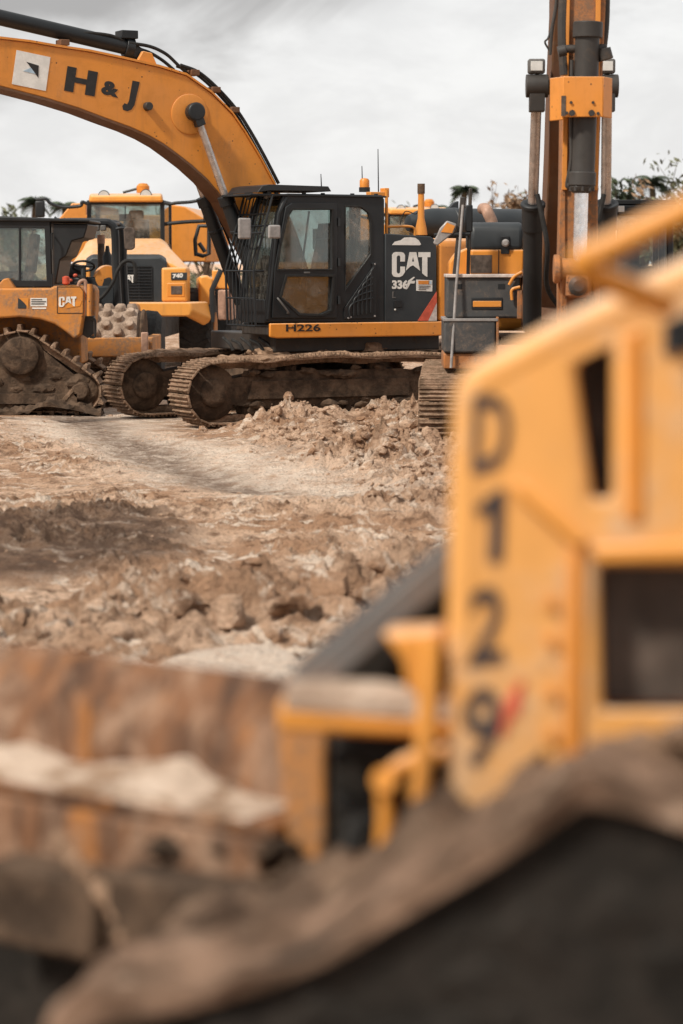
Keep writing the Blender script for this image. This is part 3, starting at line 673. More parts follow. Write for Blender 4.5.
# counterweight
cwp = pl([(437.8, 321.5), (437.8, 238), (470, 238), (470, 321.5)], YS)
cx0 = cwp[0][0]; ctop = E(437.8, 238, YS)[1]
cw = MB().loft([[(cx0-.02, YS-.02, z), (cx0-.30, YS-.02, z), (cx0-1.0, YS-.45, z), (cx0-1.25, .6, z), (cx0-1.25, -.6, z), (cx0-1.0, -1.05, z), (cx0-.3, -1.45, z), (cx0-.02, -1.45, z)] for z in (zt+.003, ctop-.08)]
            + [[(cx0-.04, YS-.08, ctop), (cx0-.30, YS-.10, ctop), (cx0-.95, YS-.5, ctop), (cx0-1.15, .6, ctop), (cx0-1.15, -.6, ctop), (cx0-.95, -1.0, ctop), (cx0-.3, -1.38, ctop), (cx0-.04, -1.38, ctop)]])
cw.build('counterweight', M['boom'], ex, .05, 3)
# hood top, muffler drum, exhaust pole, handrails
a, b = E(412, 222, .55), E(523, 222, .55)
MB().lathe([(.02, 0), (.12, .03), (.2, .2), (.235, .45), (.24, .8), (.25, .81), (.25, .88), (.24, .89), (.24, 2.35), (.2, 2.45), (.02, 2.47)], (a[0]+.1, .55, a[1]-.02), (-1, 0, 0), 32).build('muffler', M['dark'], ex)
p = E(421, 231, 1.15); q = E(421, 185, 1.15)
MB().tube([(p[0], 1.15, p[1]-.06), (p[0], 1.15, p[1]+.05), (p[0], 1.15, p[1]+.2), (p[0], 1.15, q[1]-.12)], [.10, .085, .052, .047], 14).build('exhaust_pole', M['yellow'], ex)
MB().cyl((p[0], 1.15, q[1]-.13), (p[0], 1.15, q[1]+.02), .058, n=14).build('pole_cap', M['trackd'], ex)
hr = MB(); a, b, c, d = E(386.5, 232, 1.3), E(386.5, 190, 1.3), E(415, 227, 1.3), E(415, 233, 1.3)
hr.tube([(a[0], 1.3, a[1]-.05), (b[0], 1.3, b[1])], .025, 8); hr.tube(spline([(a[0], 1.3, c[1]), (c[0]+.05, 1.3, c[1]), (c[0], 1.3, d[1]-.05)], 4), .02, 8)
hr.build('handrail', M['yellow'], ex)
w_h = E(402, 215, .9); MB().tube(spline([(w_h[0]+.05, .9, w_h[1]-.2), (w_h[0]-.05, .9, w_h[1]+.05), (w_h[0]-.2, 1.0, w_h[1]+.02), (p[0]+.03, 1.15, q[1]-.25)], 6), .008, 6).build('cable', M['rubber'], ex)
fn_ = E(447, 224, .3); MB().prism([E(444, 212, .3), E(457, 212, .3), E(457, 201, .3), E(452, 203, .3)], .28, .36).build('exhaust_cowl', M['dark'], ex, .01)
# boom
BY = .25
up = [(-150, 52), (-80, 40), (0, 39), (30, 42.5), (56, 47), (90, 52), (123, 59), (158, 67), (186, 75.5), (211, 93), (232, 114), (245, 133), (260, 158), (276, 188), (296, 235), (312, 285), (312, 300)]
lo = [(-150, 66), (-80, 74), (0, 86), (46, 98), (80, 108.5), (105, 118), (130, 127), (148, 135), (163, 143.5), (176, 153), (191, 164.5), (207, 179), (224, 199), (243, 234), (262, 272), (286, 300), (300, 308)]
bpts = pl(up, BY); lpts = pl(lo, BY)
bm_ = MB()
sec = []
for u, l in zip(bpts, lpts): sec.append([(u[0], BY, u[1]), (u[0], -BY, u[1]), (l[0], -BY, l[1]), (l[0], BY, l[1])])
bm_.loft(sec)
boom = bm_.build('boom', M['boom'], ex, .012, 2, True, 25)
fl = MB()                                            # top plate stands a little proud, with a hard edge
for k in range(len(bpts)-1):
    u, v = bpts[k], bpts[k+1]
    fl.add([(u[0], y, u[1]+dz) for y in (-BY-.03, BY+.03) for dz in (.003, .035)]+[(v[0], y, v[1]+dz) for y in (-BY-.03, BY+.03) for dz in (.003, .035)], [(0, 2, 3, 1), (4, 5, 7, 6), (0, 1, 5, 4), (2, 6, 7, 3), (1, 3, 7, 5), (0, 4, 6, 2)])
fl.build('top_plate', M['boom'], boom, smooth=False)
fl = MB()
for k in range(len(lpts)-2):
    u, v = lpts[k], lpts[k+1]
    fl.add([(u[0], y, u[1]+dz) for y in (-BY-.025, BY+.025) for dz in (-.04, -.003)]+[(v[0], y, v[1]+dz) for y in (-BY-.025, BY+.025) for dz in (-.04, -.003)], [(0, 2, 3, 1), (4, 5, 7, 6), (0, 1, 5, 4), (2, 6, 7, 3), (1, 3, 7, 5), (0, 4, 6, 2)])
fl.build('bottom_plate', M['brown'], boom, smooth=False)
by = BY+.002
Hh = [[(0, 0), (.30, 0), (.30, .40), (.68, .40), (.68, 0), (1, 0), (1, 1), (.68, 1), (.68, .62), (.30, .62), (.30, 1), (0, 1)]]
decal_poly('lettering', Hh, on_y(F1, by, (64, 90.5), (94.5, 96.5), (67.5, 66)), M['ink'], boom)
decal_text('lettering', '&', on_y(F1, by, (100.5, 93.5), (118, 98), (103, 79.5)), M['ink'], boom, .05)
decal_poly('lettering', [[(.0, .12), (.06, 0), (.35, -.02), (.62, .06), (.78, .22), (.98, 1), (.5, 1), (.40, .32), (.3, .2), (.12, .22)]], on_y(F1, by, (122, 109.5), (137, 112.5), (125, 79)), M['ink'], boom)
lg = decal_poly('logo_plate', SQ, on_y(F1, by, (11.8, 84), (45.7, 91), (16.5, 50)), M['white'], boom)
decal_poly('logo_mark', [[(0, 1), (1, .78), (1, 0)]], on_y(F1, by+.005, (26, 77.5), (38.3, 77.8), (26.5, 61.8)), M['ink'], lg)
decal_poly('logo_mark', [[(0, 0), (1, .2), (.45, 1)]], on_y(F1, by+.005, (23, 71), (35, 75), (25.5, 66)), M['blue'], lg)
ps = E(147, 106.5, BY); MB().cyl((ps[0], BY-.01, ps[1]), (ps[0], BY+.10, ps[1]), .065, .06, 20).build('boss', M['steel'], boom, .008)
pn = E(191.5, 112.4, BY)
MB().lathe([(.30, -.0), (.30, .012), (.27, .02)], (pn[0]+.03, BY, pn[1]-.03), (0, 1, 0), 40).build('pin_plate', M['boom'], boom, .004)
# two boom cylinders: barrels from the house front, rods up to the boom pin
for y, (b0, b1, r1) in ((BY+.15, ((236, 262), (226.5, 197), None)), (-BY-.15, ((228, 268), (208, 197), None))):
    top = (pn[0], y, pn[1])
    bot_x, bot_z = E(264, 304, .42)
    bot = (bot_x, y, bot_z)
    d = Vector(top)-Vector(bot); ln = d.length; d.normalize(); q = Vector(bot)+d*(ln*.56)
    cyl_ = MB().cyl(bot, q, .105, n=24).cyl(q-d*.12, q+d*.03, .125, n=24).cyl(q-d*.55, q-d*.50, .118, n=24)
    cyl_ = cyl_.build('boom_cylinder', M['black'], ex, .01)
    MB().cyl(q, Vector(top)-d*.10, .055, n=20).build('rod', M['darkrod'], cyl_)
    MB().lathe([(.05, -.10), (.13, -.10), (.14, -.02), (.14, .05), (.12, .07), (.05, .075)], top, (0, 1, 0), 28).obb(Vector(top), Vector(top)-d*.22, .14, .13, (0, 1, 0)).build('rod_eye', M['black'], cyl_, .01)
    MB().tube(spline([Vector(bot)+d*.3+Vector((-.1, 0, -.05)), Vector(bot)+d*(ln*.3)+Vector((-.16, .03, -.02)), q+Vector((-.13, 0, -.05))], 6), .02, 8).build('hydraulic_hose', M['rubber'], cyl_)
# stick cylinder on top of the boom with its hoses
s0, s1 = E(-160, -20, 0), E(128, 47.5, 0); sa, sb_ = Vector((s0[0], 0, s0[1])), Vector((s1[0], 0, s1[1])); d = (sb_-sa).normalized()
sc_ = MB().cyl(sa, sb_, .115, n=28).cyl(sb_-d*.06, sb_+d*.07, .15, n=28)
ey = E(141, 56, 0); sc_.obb(sb_, (ey[0], 0, ey[1]), .16, .18).build('stick_cylinder', M['black'], ex, .01); sco = bpy.data.objects['stick_cylinder']
MB().prism([E(132, 63, 0), E(138, 52, 0), E(147, 54, 0), E(152, 66, 0)], -.2, -.12).prism([E(132, 63, 0), E(138, 52, 0), E(147, 54, 0), E(152, 66, 0)], .12, .2).build('bracket', M['boom'], boom, .01)
MB().box(-.16, .1, -.14, .14, -.05, .07).build('valve_block', M['black'], sco, .01); bpy.data.objects['valve_block'].location = (sb_.x+.05, 0, sb_.z+.17)
for pts, y in (([(78, 33), (95, 33.5), (112, 36), (124, 41)], .08), ([(129, 43), (150, 46.5), (166, 54), (178, 65), (190, 76)], .12), ([(129, 46), (148, 52), (162, 60), (174, 70)], -.05)):
    MB().tube(spline([(E(a, b, y)[0], y, E(a, b, y)[1]) for a, b in pts], 6), .026, 8).build('hydraulic_hose', M['rubber'], boom)
hs = MB()
for k in range(2):
    hs.tube(spline([(E(a, b, .1)[0], .05+.14*k, E(a, b, .1)[1]+.05) for a, b in ((178, 69), (196, 76), (214, 91), (233, 112), (248, 135), (262, 160), (276, 187))], 6), .028, 8)
hs.build('hydraulic_hose', M['rubber'], boom)
for a, b in ((62, 46), (192, 76), (213, 93), (232, 113)):
    p = E(a, b, .1); MB().box(p[0]-.07, p[0]+.07, .02, .24, p[1]+.0, p[1]+.085).build('hose_clamp', M['brown'], boom, .01)
# stick beyond the picture's left edge
t0 = (E(-150, 58, 0)); MB().prism([(t0[0]-.4, t0[1]+.55), (t0[0]+.1, t0[1]+.5), (t0[0]+.5, t0[1]-2.6), (t0[0]+.25, t0[1]-2.65), (t0[0]-.2, t0[1]-.3)], -.22, .22).build('stick', M['boom'], ex, .02)
# loose hoses and earth between the tracks
tb = MB()
for k in range(5):
    a, b = E(226+9*k, 338+2*(k % 2), 1.0), E(236+10*k, 352, 1.2); tb.tube(spline([(a[0], .9, a[1]), ((a[0]+b[0])/2, 1.05, b[1]+.12), (b[0], 1.1, b[1]+.02)], 5), .025, 8)
tb.build('hydraulic_hose', M['rubber'], ex)
# ------------------------------------------------------------------ second excavator, seen head on
F2 = Frame(2.68, 31.8, -91)
e2 = thing('excavator', F2, 'yellow crawler excavator seen head on, its raised boom and hanging stick with bright cylinder rod', 'excavator', 'excavators parked on the site')
K = lambda px, py, x: F2.sx(px, py, x)       # -> (y, z) on the plane x
uc = bpy.data.objects.new('undercarriage', None); COL.objects.link(uc); uc.parent = e2; uc.rotation_euler = (0, 0, R(-2))
# its track assemblies are swivelled under the house
c2 = [(2.02, .50, .43), (-2.02, .54, .44), (0, .62, .40)]
for sgn in (1, -1):
    y_ = sgn*1.24
    t = belt(c2, y_-.38, y_+.38, .205, 'triple', .03).build('track_belt', M['track'], uc, .004, 1)
    tf = MB().prism([(1.75, .3), (1.8, .70), (-1.8, .72), (-1.8, .28)], y_-.2, y_+.2)
    for k in range(10): tf.lump((rnd.uniform(.8, 2.1), y_-.3*sgn, rnd.uniform(.75, .95)), rnd.uniform(.05, .12), 2, (1, 1, .8), .4, k)
    wheel(.40, .46, (2.02, y_, .50), tf); wheel(.36, .46, (-2.02, y_, .54), tf)
    tf.build('track_frame', M['trackd'], uc)
MB().box(-.95, .95, -.95, .95, .55, .95).cyl((0, 0, .94), (0, 0, 1.12), .72, .72, 40).build('center_frame', M['trackd'], uc, .02)
def bx(x0, x1, p0, p1, nm, mat, par=e2, bev=.02, xp=None):       # box by two pixels on the front plane x1
    a, b = K(*p0, xp or x1), K(*p1, xp or x1)
    return MB().box(x0, x1, min(a[0], b[0]), max(a[0], b[0]), min(a[1], b[1]), max(a[1], b[1])).build(nm, mat, par, bev, 3)
XF = 1.45
bx(-1.2, XF-.35, (450, 352), (640, 338), 'deck', M['steel'])
tb_ = bx(.35, XF, (446.5, 318.3), (520.5, 276), 'tool_box', M['grey'], bev=.03)
bx(.30, XF+.16, (443.7, 353), (496, 318.8), 'step_box', M['grey'], bev=.03)
bx(.35, XF+.12, (443.5, 369), (498, 353.5), 'step_skirt', M['stick'], bev=.02)
bx(XF-.02, XF+.165, (496.2, 361), (499, 317), 'step_edge', M['stick'], bev=.008)
bx(.3, XF+.172, (443.2, 321.3), (498, 318.6), 'step_lip', M['mirror'], bev=.006)
for a, b in (((456, 289), (462, 284)), ((498, 289), (505, 284))): bx(XF-.02, XF+.004, a, b, 'recess', M['black'], tb_, 0)
bx(XF-.03, XF+.012, (471.5, 309.5), (502.8, 297.5), 'step_slot', M['black'], tb_, .01); bx(XF, XF+.02, (473, 307), (501.5, 301), 'step_tread', M['yellow'], tb_, .006)
bx(.33, XF+.03, (446, 277.5), (522, 274.2), 'box_lid', M['pale'], bev=.008)
bx(-.9, .95, (470.5, 277), (524, 249.5), 'engine_cover', M['yellow'], bev=.03)
bx(.9, .957, (470.5, 273), (492, 255), 'intake_opening', M['grime'], bev=.0)
bx(.9, .962, (498.2, 276), (499.2, 250), 'seam', M['black'], bev=.0)
a, b = K(470.5, 250, .95), K(523, 222, .95)
prof = [(.95, a[1]), (.95, b[1]-.12), (.90, b[1]-.03), (.80, b[1]), (-.9, b[1]+.02), (-.9, a[1])]
hd = MB().prism(prof, a[0], b[0]).build('engine_hood', M['dark'], e2, .05, 4)
bx(.9, .975, (501, 254), (509.5, 236), 'hood_latch', M['black'], hd, .01); p = K(505.5, 243, .98); MB().lathe([(.04, 0), (.05, .02), (.03, .05), (.01, .05)], (.97, p[0], p[1]), (1, 0, 0), 16).build('latch_knob', M['mirror'], hd)
p, q = K(492, 229, .3), K(484, 212, .3)
MB().tube(spline([(.3, p[0], p[1]-.05), (.3, p[0]-.0, p[1]+.08), (.3, p[0]-.05, q[1]-.02), (.22, q[0]+.03, q[1]+.04), (-.1, q[0], q[1]+.05)], 6), .075, 16).build('exhaust_pipe', M['pipe'], e2)
bx(-2.9, -.92, (488, 335), (648, 262), 'counterweight', M['yellow'], bev=.12, xp=.9)
# left yellow fairing beside the box
fp = [K(449, 276, .7), K(449, 262, .7), K(456, 252, .7), K(470, 247, .7), K(470, 276, .7)]
MB().prism(fp, .1, .72, 'x').build('fairing', M['yellow'], e2, .03)
# handrail bars and mirror on the corner of the box
for (a, b, w_) in (((455, 276), (463, 197), .07), ((468, 275), (470.5, 188), .045)):
    p, q = K(*a, XF-.1), K(*b, XF-.1)
    MB().obb((XF-.1, p[0], p[1]), (XF-.1, q[0], q[1]), w_, .05, (1, 0, 0)).build('grab_rail', M['steel'], e2, .012)
p, q = K(469.5, 205, XF-.1), K(469.5, 232, XF-.1)
MB().box(XF-.14, XF-.05, p[0]-.05, p[0]+.04, q[1], p[1]).build('rail_sleeve', M['black'], e2, .015)
MB().tube([(XF+.2, *K(451, 368, XF+.2)), (XF+.1, *K(456, 290, XF+.1)), (XF-.05, *K(463, 205, XF-.05))], .018, 8).build('guard_rod', M['mirror'], e2)
mq = [K(a, b, XF-.05) for a, b in ((433, 243), (437, 246), (454, 233), (457, 224), (447, 220.5), (440, 228))]
mr = MB().prism(mq, XF-.09, XF-.03, 'x').build('mirror', M['mirror'], e2, .015)
mq = [K(a, b, XF-.02) for a, b in ((441, 232), (452, 233), (455, 226), (447, 222.5))]
MB().prism(mq, XF-.028, XF-.02, 'x').build('mirror_glass', M['boom'], mr)
MB().tube([(XF-.06, *K(434, 235, XF-.06)), (XF-.06, *K(470, 234, XF-.06))], .025, 10).build('mirror_arm', M['black'], mr)
# cab on the far side of the boom
y0, y1 = .50, 1.50; z0, z1 = 1.45, K(650, 205, XF)[1]
cbm = MB()
cbm.box(-.35, XF-.02, y0, y1, z0, z0+.22); cbm.box(-.35, XF-.15, y0, y1, z1-.12, z1)
for y in (y0, y1-.08):
    cbm.box(-.35, -.25, y, y+.08, z0, z1-.05); cbm.box(.35, .45, y, y+.08, z0, z1-.05)
    cbm.loft([[(XF-.1, y, z0+.2), (XF-.02, y, z0+.2), (XF-.02, y+.08, z0+.2), (XF-.1, y+.08, z0+.2)], [(XF-.28, y, z1-.06), (XF-.2, y, z1-.06), (XF-.2, y+.08, z1-.06), (XF-.28, y+.08, z1-.06)]])
cbm.box(-.35, -.28, y0, y1, z0+.2, z0+.9)
cb2 = cbm.build('cab', M['black'], e2, .015)
MB().add([(XF-.05, y0+.08, z0+.22), (XF-.05, y1-.08, z0+.22), (XF-.225, y1-.08, z1-.1), (XF-.225, y0+.08, z1-.1)], [(0, 1, 2, 3)]).build('windscreen', M['gdark'], cb2, smooth=False)
for y in (y0+.03, y1-.04): MB().box(-.25, .35, y, y+.008, z0+.22, z1-.1).build('window_pane', M['glass'], cb2, smooth=False)
MB().box(.0, .45, .72, 1.22, 1.9, 2.05).prism([(-.02, 2.0), (.10, 2.0), (-.02, 2.62), (-.12, 2.62)], .72, 1.22).prism([(-.10, 2.62), (-.0, 2.62), (-.03, 2.86), (-.11, 2.86)], .82, 1.1).build('operator_seat', M['seat'], cb2, .04, 3)
MB().box(-.3, XF-.2, y0-.06, y1+.04, z1+.01, z1+.07).build('roof_guard', M['black'], e2, .01)
# boom rising from between cab and engine
def BX(px0, px1, py, x, th):            # a cross section: two pixels at plane x, thickness along x
    a, b = K(px0, py, x), K(px1, py, x); return [(x-th, a[0], a[1]), (x, a[0], a[1]), (x, b[0], b[1]), (x-th, b[0], b[1])]
secs = [BX(540, 588, 335, 1.3, .6), BX(541, 590, 280, 1.8, .8), BX(546, 592, 215, 2.3, .9), BX(549, 594, 150, 2.75, .95), BX(551, 597, 80, 3.1, .9), BX(554, 603, 10, 3.35, .85), BX(554, 611, -60, 3.5, .8), BX(556, 616, -140, 3.6, .7)]
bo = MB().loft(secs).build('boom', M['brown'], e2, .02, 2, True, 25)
MB().obb((1.2, 0, 1.9), (1.5, 0, 2.0), .8, .7).build('boom_foot', M['brown'], bo, .03)
# stick hanging in front of the boom, its cylinder on the face
XS = 4.6
def SB_(px0, px1, py, x, th): return BX(px0, px1, py, x, th)
sk2 = MB().loft([SB_(569, 612, -150, XS, .55), SB_(566, 606, 0, XS, .6), SB_(563, 601, 110, XS, .6), SB_(561, 598, 200, XS, .5), SB_(559, 598, 262, XS, .42), SB_(559, 600, 420, XS, .34)]).build('stick', M['stick'], e2, .02)
MB().prism([K(556.5, 330, XS-.01), K(560, 190, XS-.01), K(565, 190, XS-.01), K(565, 330, XS-.01)], XS-.02, XS+.03, 'x').build('edge_plate', M['stick'], sk2, .006)
for x0_, x1_ in ((562, 567), (593, 598)): MB().loft([BX(x0_+5, x1_+5, -150, XS+.05, .05), BX(x0_+3, x1_+3, 0, XS+.05, .05), BX(x0_, x1_, 190, XS+.05, .05)]).build('edge_plate', M['boom'], sk2, .006)
XC = XS+.22
def PX(px, py, x): return Vector((x, *K(px, py, x)))
bc = MB().cyl(PX(588, 22, XC), PX(582, 186, XC), .135, n=32).cyl(PX(588, 22, XC), PX(587.5, 38, XC), .165, n=32).cyl(PX(582.2, 172, XC), PX(581.6, 186, XC), .155, n=32).lathe([(.15, 0), (.13, .05), (.09, .08)], PX(581.6, 186, XC), (0, 0, -1), 12)
bc = bc.build('bucket_cylinder', M['steel'], e2, .01)
MB().cyl(PX(581.5, 188, XC), PX(579.5, 262, XC), .078, n=28).build('rod', M['chrome'], bc)
bt = MB()
for k in range(10):
    q_ = 2*math.pi*k/10; p = PX(581.6, 188, XC); bt.cyl((p.x+.13*math.cos(q_), p.y+.13*math.sin(q_), p.z+.01), (p.x+.13*math.cos(q_), p.y+.13*math.sin(q_), p.z-.035), .018, n=6)
bt.build('gland_ring', M['steel'], bc)
MB().tube(spline([PX(572, 60, XC+.02), PX(571, 120, XC+.02), PX(571, 160, XC+.03), PX(567, 184, XC), PX(569, 187, XC)], 6), .022, 8).tube([PX(567, 186, XC), PX(578, 186, XC)], .04, 8).build('hydraulic_line', M['steel'], bc)
# yellow guard plate over the cylinder
g0 = [K(a, b, XC+.25) for a, b in ((554.5, 119), (553.5, 79), (559, 76), (604, 76), (612, 80), (612.5, 114), (607, 120), (562, 116))]
gp_ = MB().panel([[K(a, b, XC+.22) for a, b in ((563, 117), (563, 76.5), (603, 76.5), (603, 117))]], XC+.20, XC+.23, 'x')
a1, b1, a2, b2 = K(563, 117, XC+.22), K(563, 76.5, XC+.22), K(603, 117, XC+.22), K(603, 76.5, XC+.22)
gp_.prism([(XC+.23, a1[0]), (XC+.20, a1[0]+.01), (XC-.05, a1[0]-.12), (XC-.02, a1[0]-.13)], a1[1]-.03, b1[1], 'z').prism([(XC+.23, a2[0]), (XC+.20, a2[0]-.01), (XC-.05, a2[0]+.11), (XC-.02, a2[0]+.12)], a2[1], b2[1], 'z')
gpo = gp_.build('cylinder_guard', M['boom'], e2, .008)
for a, b, r_ in ((572, 113, .035), (591.5, 113, .035), (571, 102.5, .016), (593, 102.5, .016), (566.5, 113, .018), (598, 113.5, .018)):
    p = K(a, b, XC+.23); MB().cyl((XC+.225, *p), (XC+.25, *p), r_, n=8).build('bolt', M['steel'], gpo)
sl = K(564, 105, XC+.23); MB().box(XC+.225, XC+.236, sl[0]-.03, sl[0]+.02, sl[1]-.12, sl[1]+.10).build('slot', M['grime'], gpo)
cr = MB().cyl(PX(562, 49, XC-.02), PX(606, 48, XC-.02), .045, n=14).cyl(PX(558, 52, XC-.02), PX(566, 50, XC-.02), .06, n=14).cyl(PX(603, 49, XC-.02), PX(606, 60, XC-.02), .085, n=14)
cr.build('cross_tube', M['steel'], e2, .005)
# linkage pin at the rod end
lk2 = MB().cyl(PX(555, 269, XC-.02), PX(600, 269, XC-.02), .12, n=24).cyl(PX(553.5, 269, XC-.02), PX(560, 269, XC-.02), .16, n=24)
lk2.cyl(PX(568, 285, XC-.02), PX(588, 285, XC-.02), .14, n=24).obb(PX(578, 262, XC), PX(578, 296, XC), .28, .16, (1, 0, 0))
lk2.build('bucket_link', M['stick'], e2, .015)
for a in (564, 596): MB().obb(PX(a, 266, XC-.05), PX(a-1, 345, XC-.35), .07, .22, (1, 0, 0)).build('tipping_link', M['stick'], e2, .015)
p = PX(578, 286, XC+.06); MB().lathe([(.10, 0), (.11, .05), (.06, .09), (.01, .09)], p, (1, 0, 0), 20).build('pin_cap', M['steel'], bpy.data.objects['bucket_link'])
# bucket resting behind the dozer
bk = [(XS-.7, 1.25), (XS-.1, 1.48), (XS+.35, 1.3), (XS+.15, .6), (XS-.4, .10), (XS-1.2, .05), (XS-1.5, .35), (XS-1.1, .75)]
bka, bkb = K(498, 330, XS)[0], K(640, 330, XS)[0]
MB().prism(bk, bka, bkb).build('bucket', M['stick'], e2, .03)
# boom lift cylinders either side, lamps on their pins
for px_t, px_b, s_ in ((537, 530, -1), (607, 604, 1)):
    top, mid, bot = PX(px_t, 86, 3.15), PX(px_t-4 if s_ < 0 else px_t-1, 203, 2.6), PX(px_b+2, 330, 1.9)
    lc = MB().cyl(bot, mid, .115, n=24).cyl(mid+(bot-mid)*.02, mid+(bot-mid)*.2, .135, n=24).cyl(mid, mid+(bot-mid)*.03, .15, n=24).build('boom_cylinder', M['black'], e2, .01)
    MB().cyl(mid, top, .062, n=20).build('rod', M['darkrod'], lc)
    MB().cyl(top+Vector((0, -.13, 0)), top+Vector((0, .13, 0)), .135, n=24).box(top.x-.1, top.x+.1, top.y-.09, top.y+.09, top.z-.3, top.z).build('rod_eye', M['steel'], lc, .01)
    MB().cyl(top, top+Vector((0, -s_*.36, -.04)), .085, n=20).build('boom_pin', M['brown'], bo, .01)
    lt = MB().box(top.x-.08, top.x+.08, top.y-.11, top.y+.09, top.z+.14, top.z+.31).box(top.x-.03, top.x+.03, top.y-.03, top.y+.03, top.z+.1, top.z+.15).build('work_lamp', M['skin'], e2, .03, 3)
    MB().box(top.x+.079, top.x+.088, top.y-.08, top.y+.06, top.z+.17, top.z+.28).build('lamp_glass', M['lens'], lt, .004)
    MB().tube(spline([mid+Vector((.15, -.04*s_, .1)), mid+Vector((.2, -s_*.16, -.5)), (mid+bot)/2+Vector((.2, -s_*.16, -.2)), bot+Vector((.3, -s_*.3, .3)), bot+Vector((.3, -s_*.5, .1))], 6), .03, 8).build('hydraulic_hose', M['rubber'], lc)
for pts, x, r_ in (([(550, 55), (552, 30), (556, 5), (558, -30)], 3.4, .02), ([(549, 50), (545, 42), (549, 36), (556, 10)], 3.4, .012), ([(603, 52), (606, 20), (607, -40)], 4.4, .04), ([(598, 60), (602, 20), (603, -40)], 4.5, .03), ([(565, 75), (563, 30), (566, -40)], 4.6, .06)):
    MB().tube(spline([PX(a, b, x) for a, b in pts], 6), r_, 10).build('hydraulic_hose', M['steel'], bo)
for pts in ([(509, 285), (514, 277), (522, 272)], [(512, 300), (512, 290), (520, 287)]): MB().tube(spline([PX(a, b, XF+.05) for a, b in pts], 5), .02, 10).build('grab_handle', M['yellow'], e2)
MB().box(XF-.05, XF+.05, *sorted((K(517, 310, XF)[0], K(522, 310, XF)[0])), *sorted((K(519, 319, XF)[1], K(519, 290, XF)[1]))).build('post', M['stick'], e2, .01)
MB().cyl(PX(616, 206, XF), PX(616, 240, XF), .012, n=8).box(XF-.05, XF+.05, K(618, 208, XF)[0], K(624, 208, XF)[0], K(620, 212, XF)[1], K(620, 206, XF)[1]).build('cab_lamp', M['white'], e2, .01)
# ------------------------------------------------------------------ articulated dump truck facing the camera
F3 = Frame(-4.45, 53.0, -92)
tk = thing('dump_truck', F3, 'yellow articulated dump truck facing forward behind the roller, with dark grille and wide windscreen', 'dump truck', 'dump trucks at the back of the site')
T = lambda px, py, x: F3.sx(px, py, x)
def tb(x0, x1, p0, p1, nm, mat, par=None, bev=.03, seg=3):
    a, b = T(*p0, x1), T(*p1, x1)
    return MB().box(x0, x1, min(a[0], b[0]), max(a[0], b[0]), min(a[1], b[1]), max(a[1], b[1])).build(nm, mat, par or tk, bev, seg)
def ring(x, pts): return [(x, *T(a, b, x)) for a, b in pts]
XN = 3.0                                    # nose; cab front at 1.3
# bonnet from windscreen base to nose
bon = MB().loft([ring(1.35, [(85, 300), (85, 243), (91, 238), (161, 238), (168, 243), (168, 300)]), ring(1.6, [(82, 305), (82, 250), (92, 240.5), (161, 240.5), (172, 250), (172, 305)]),
                 ring(2.7, [(62, 308), (62, 275), (91, 257), (163, 257), (190, 268), (190, 308)]), ring(XN, [(60, 302), (60, 279), (92, 259), (162, 259), (187, 271), (187, 302)])])
bon.build('bonnet', M['truck'], tk, .05, 3)
gs = MB().loft([ring(XN-.4, [(86, 304), (86, 258), (92, 254), (160, 254), (167, 258), (167, 304)]), ring(XN+.12, [(86, 303), (86, 262), (92, 257), (160, 257), (167, 262), (167, 303)])]).build('grille_surround', M['dark'], tk, .04, 3)
gr = MB(); (ya, zl), (yb, zh) = T(100, 300, XN+.12), T(152, 267, XN+.12); ya, yb = sorted((ya, yb))
for k in range(12): z = zl+(zh-zl)*k/11; gr.box(XN+.10, XN+.15, ya, yb, z, z+.022)
for k in range(5): y = ya+(yb-ya)*k/4; gr.box(XN+.10, XN+.14, y-.012, y+.012, zl, zh)
gr.build('grille', M['black'], gs)
decal_poly('lettering', LOGO, on_x(F3, XN+.155, (122.5, 283), (134, 283), (122.5, 274.8)), M['white'], gs)
for s_, (p0, p1, h0, h1, b0, b1) in ((1, ((161.5, 302), (187, 267.5), (167, 297), (185, 283), (171, 280), (187, 272.5))), (-1, ((62, 302), (90, 267.5), (64, 297), (82, 283), (63, 280), (79, 272.5)))):
    nb = tb(XN-.5, XN+.16, p0, p1, 'headlight_panel', M['truck'], None, .05)
    hl = tb(XN+.1, XN+.17, h0, h1, 'headlight', M['boom'], nb, .02); tb(XN+.16, XN+.18, (h0[0]+4, h0[1]-2.5), (h1[0]-3, h1[1]+3), 'lamp_lens', M['grime'], hl, .01)
    if s_ > 0:
        bd = tb(XN+.15, XN+.178, b0, b1, 'badge', M['dark'], nb, .008)
        decal_text('lettering', '740', on_x(F3, XN+.18, (b0[0]+1.5, b0[1]-1.5), (b1[0]-4, b1[1]+5), (b0[0]+1.5, b1[1]+1.5)), M['white'], bd, .05)
bp = MB().loft([ring(XN-.1, [(46, 301.5), (208, 301.5), (214, 320), (204, 326), (188, 316), (68, 316), (50, 326), (40, 320)]), ring(XN+.35, [(48, 302.5), (190, 302.5), (192, 310), (190, 316), (186, 316.5), (72, 316.5), (52, 316), (46, 310)])]).build('bumper', M['truck'], tk, .03)
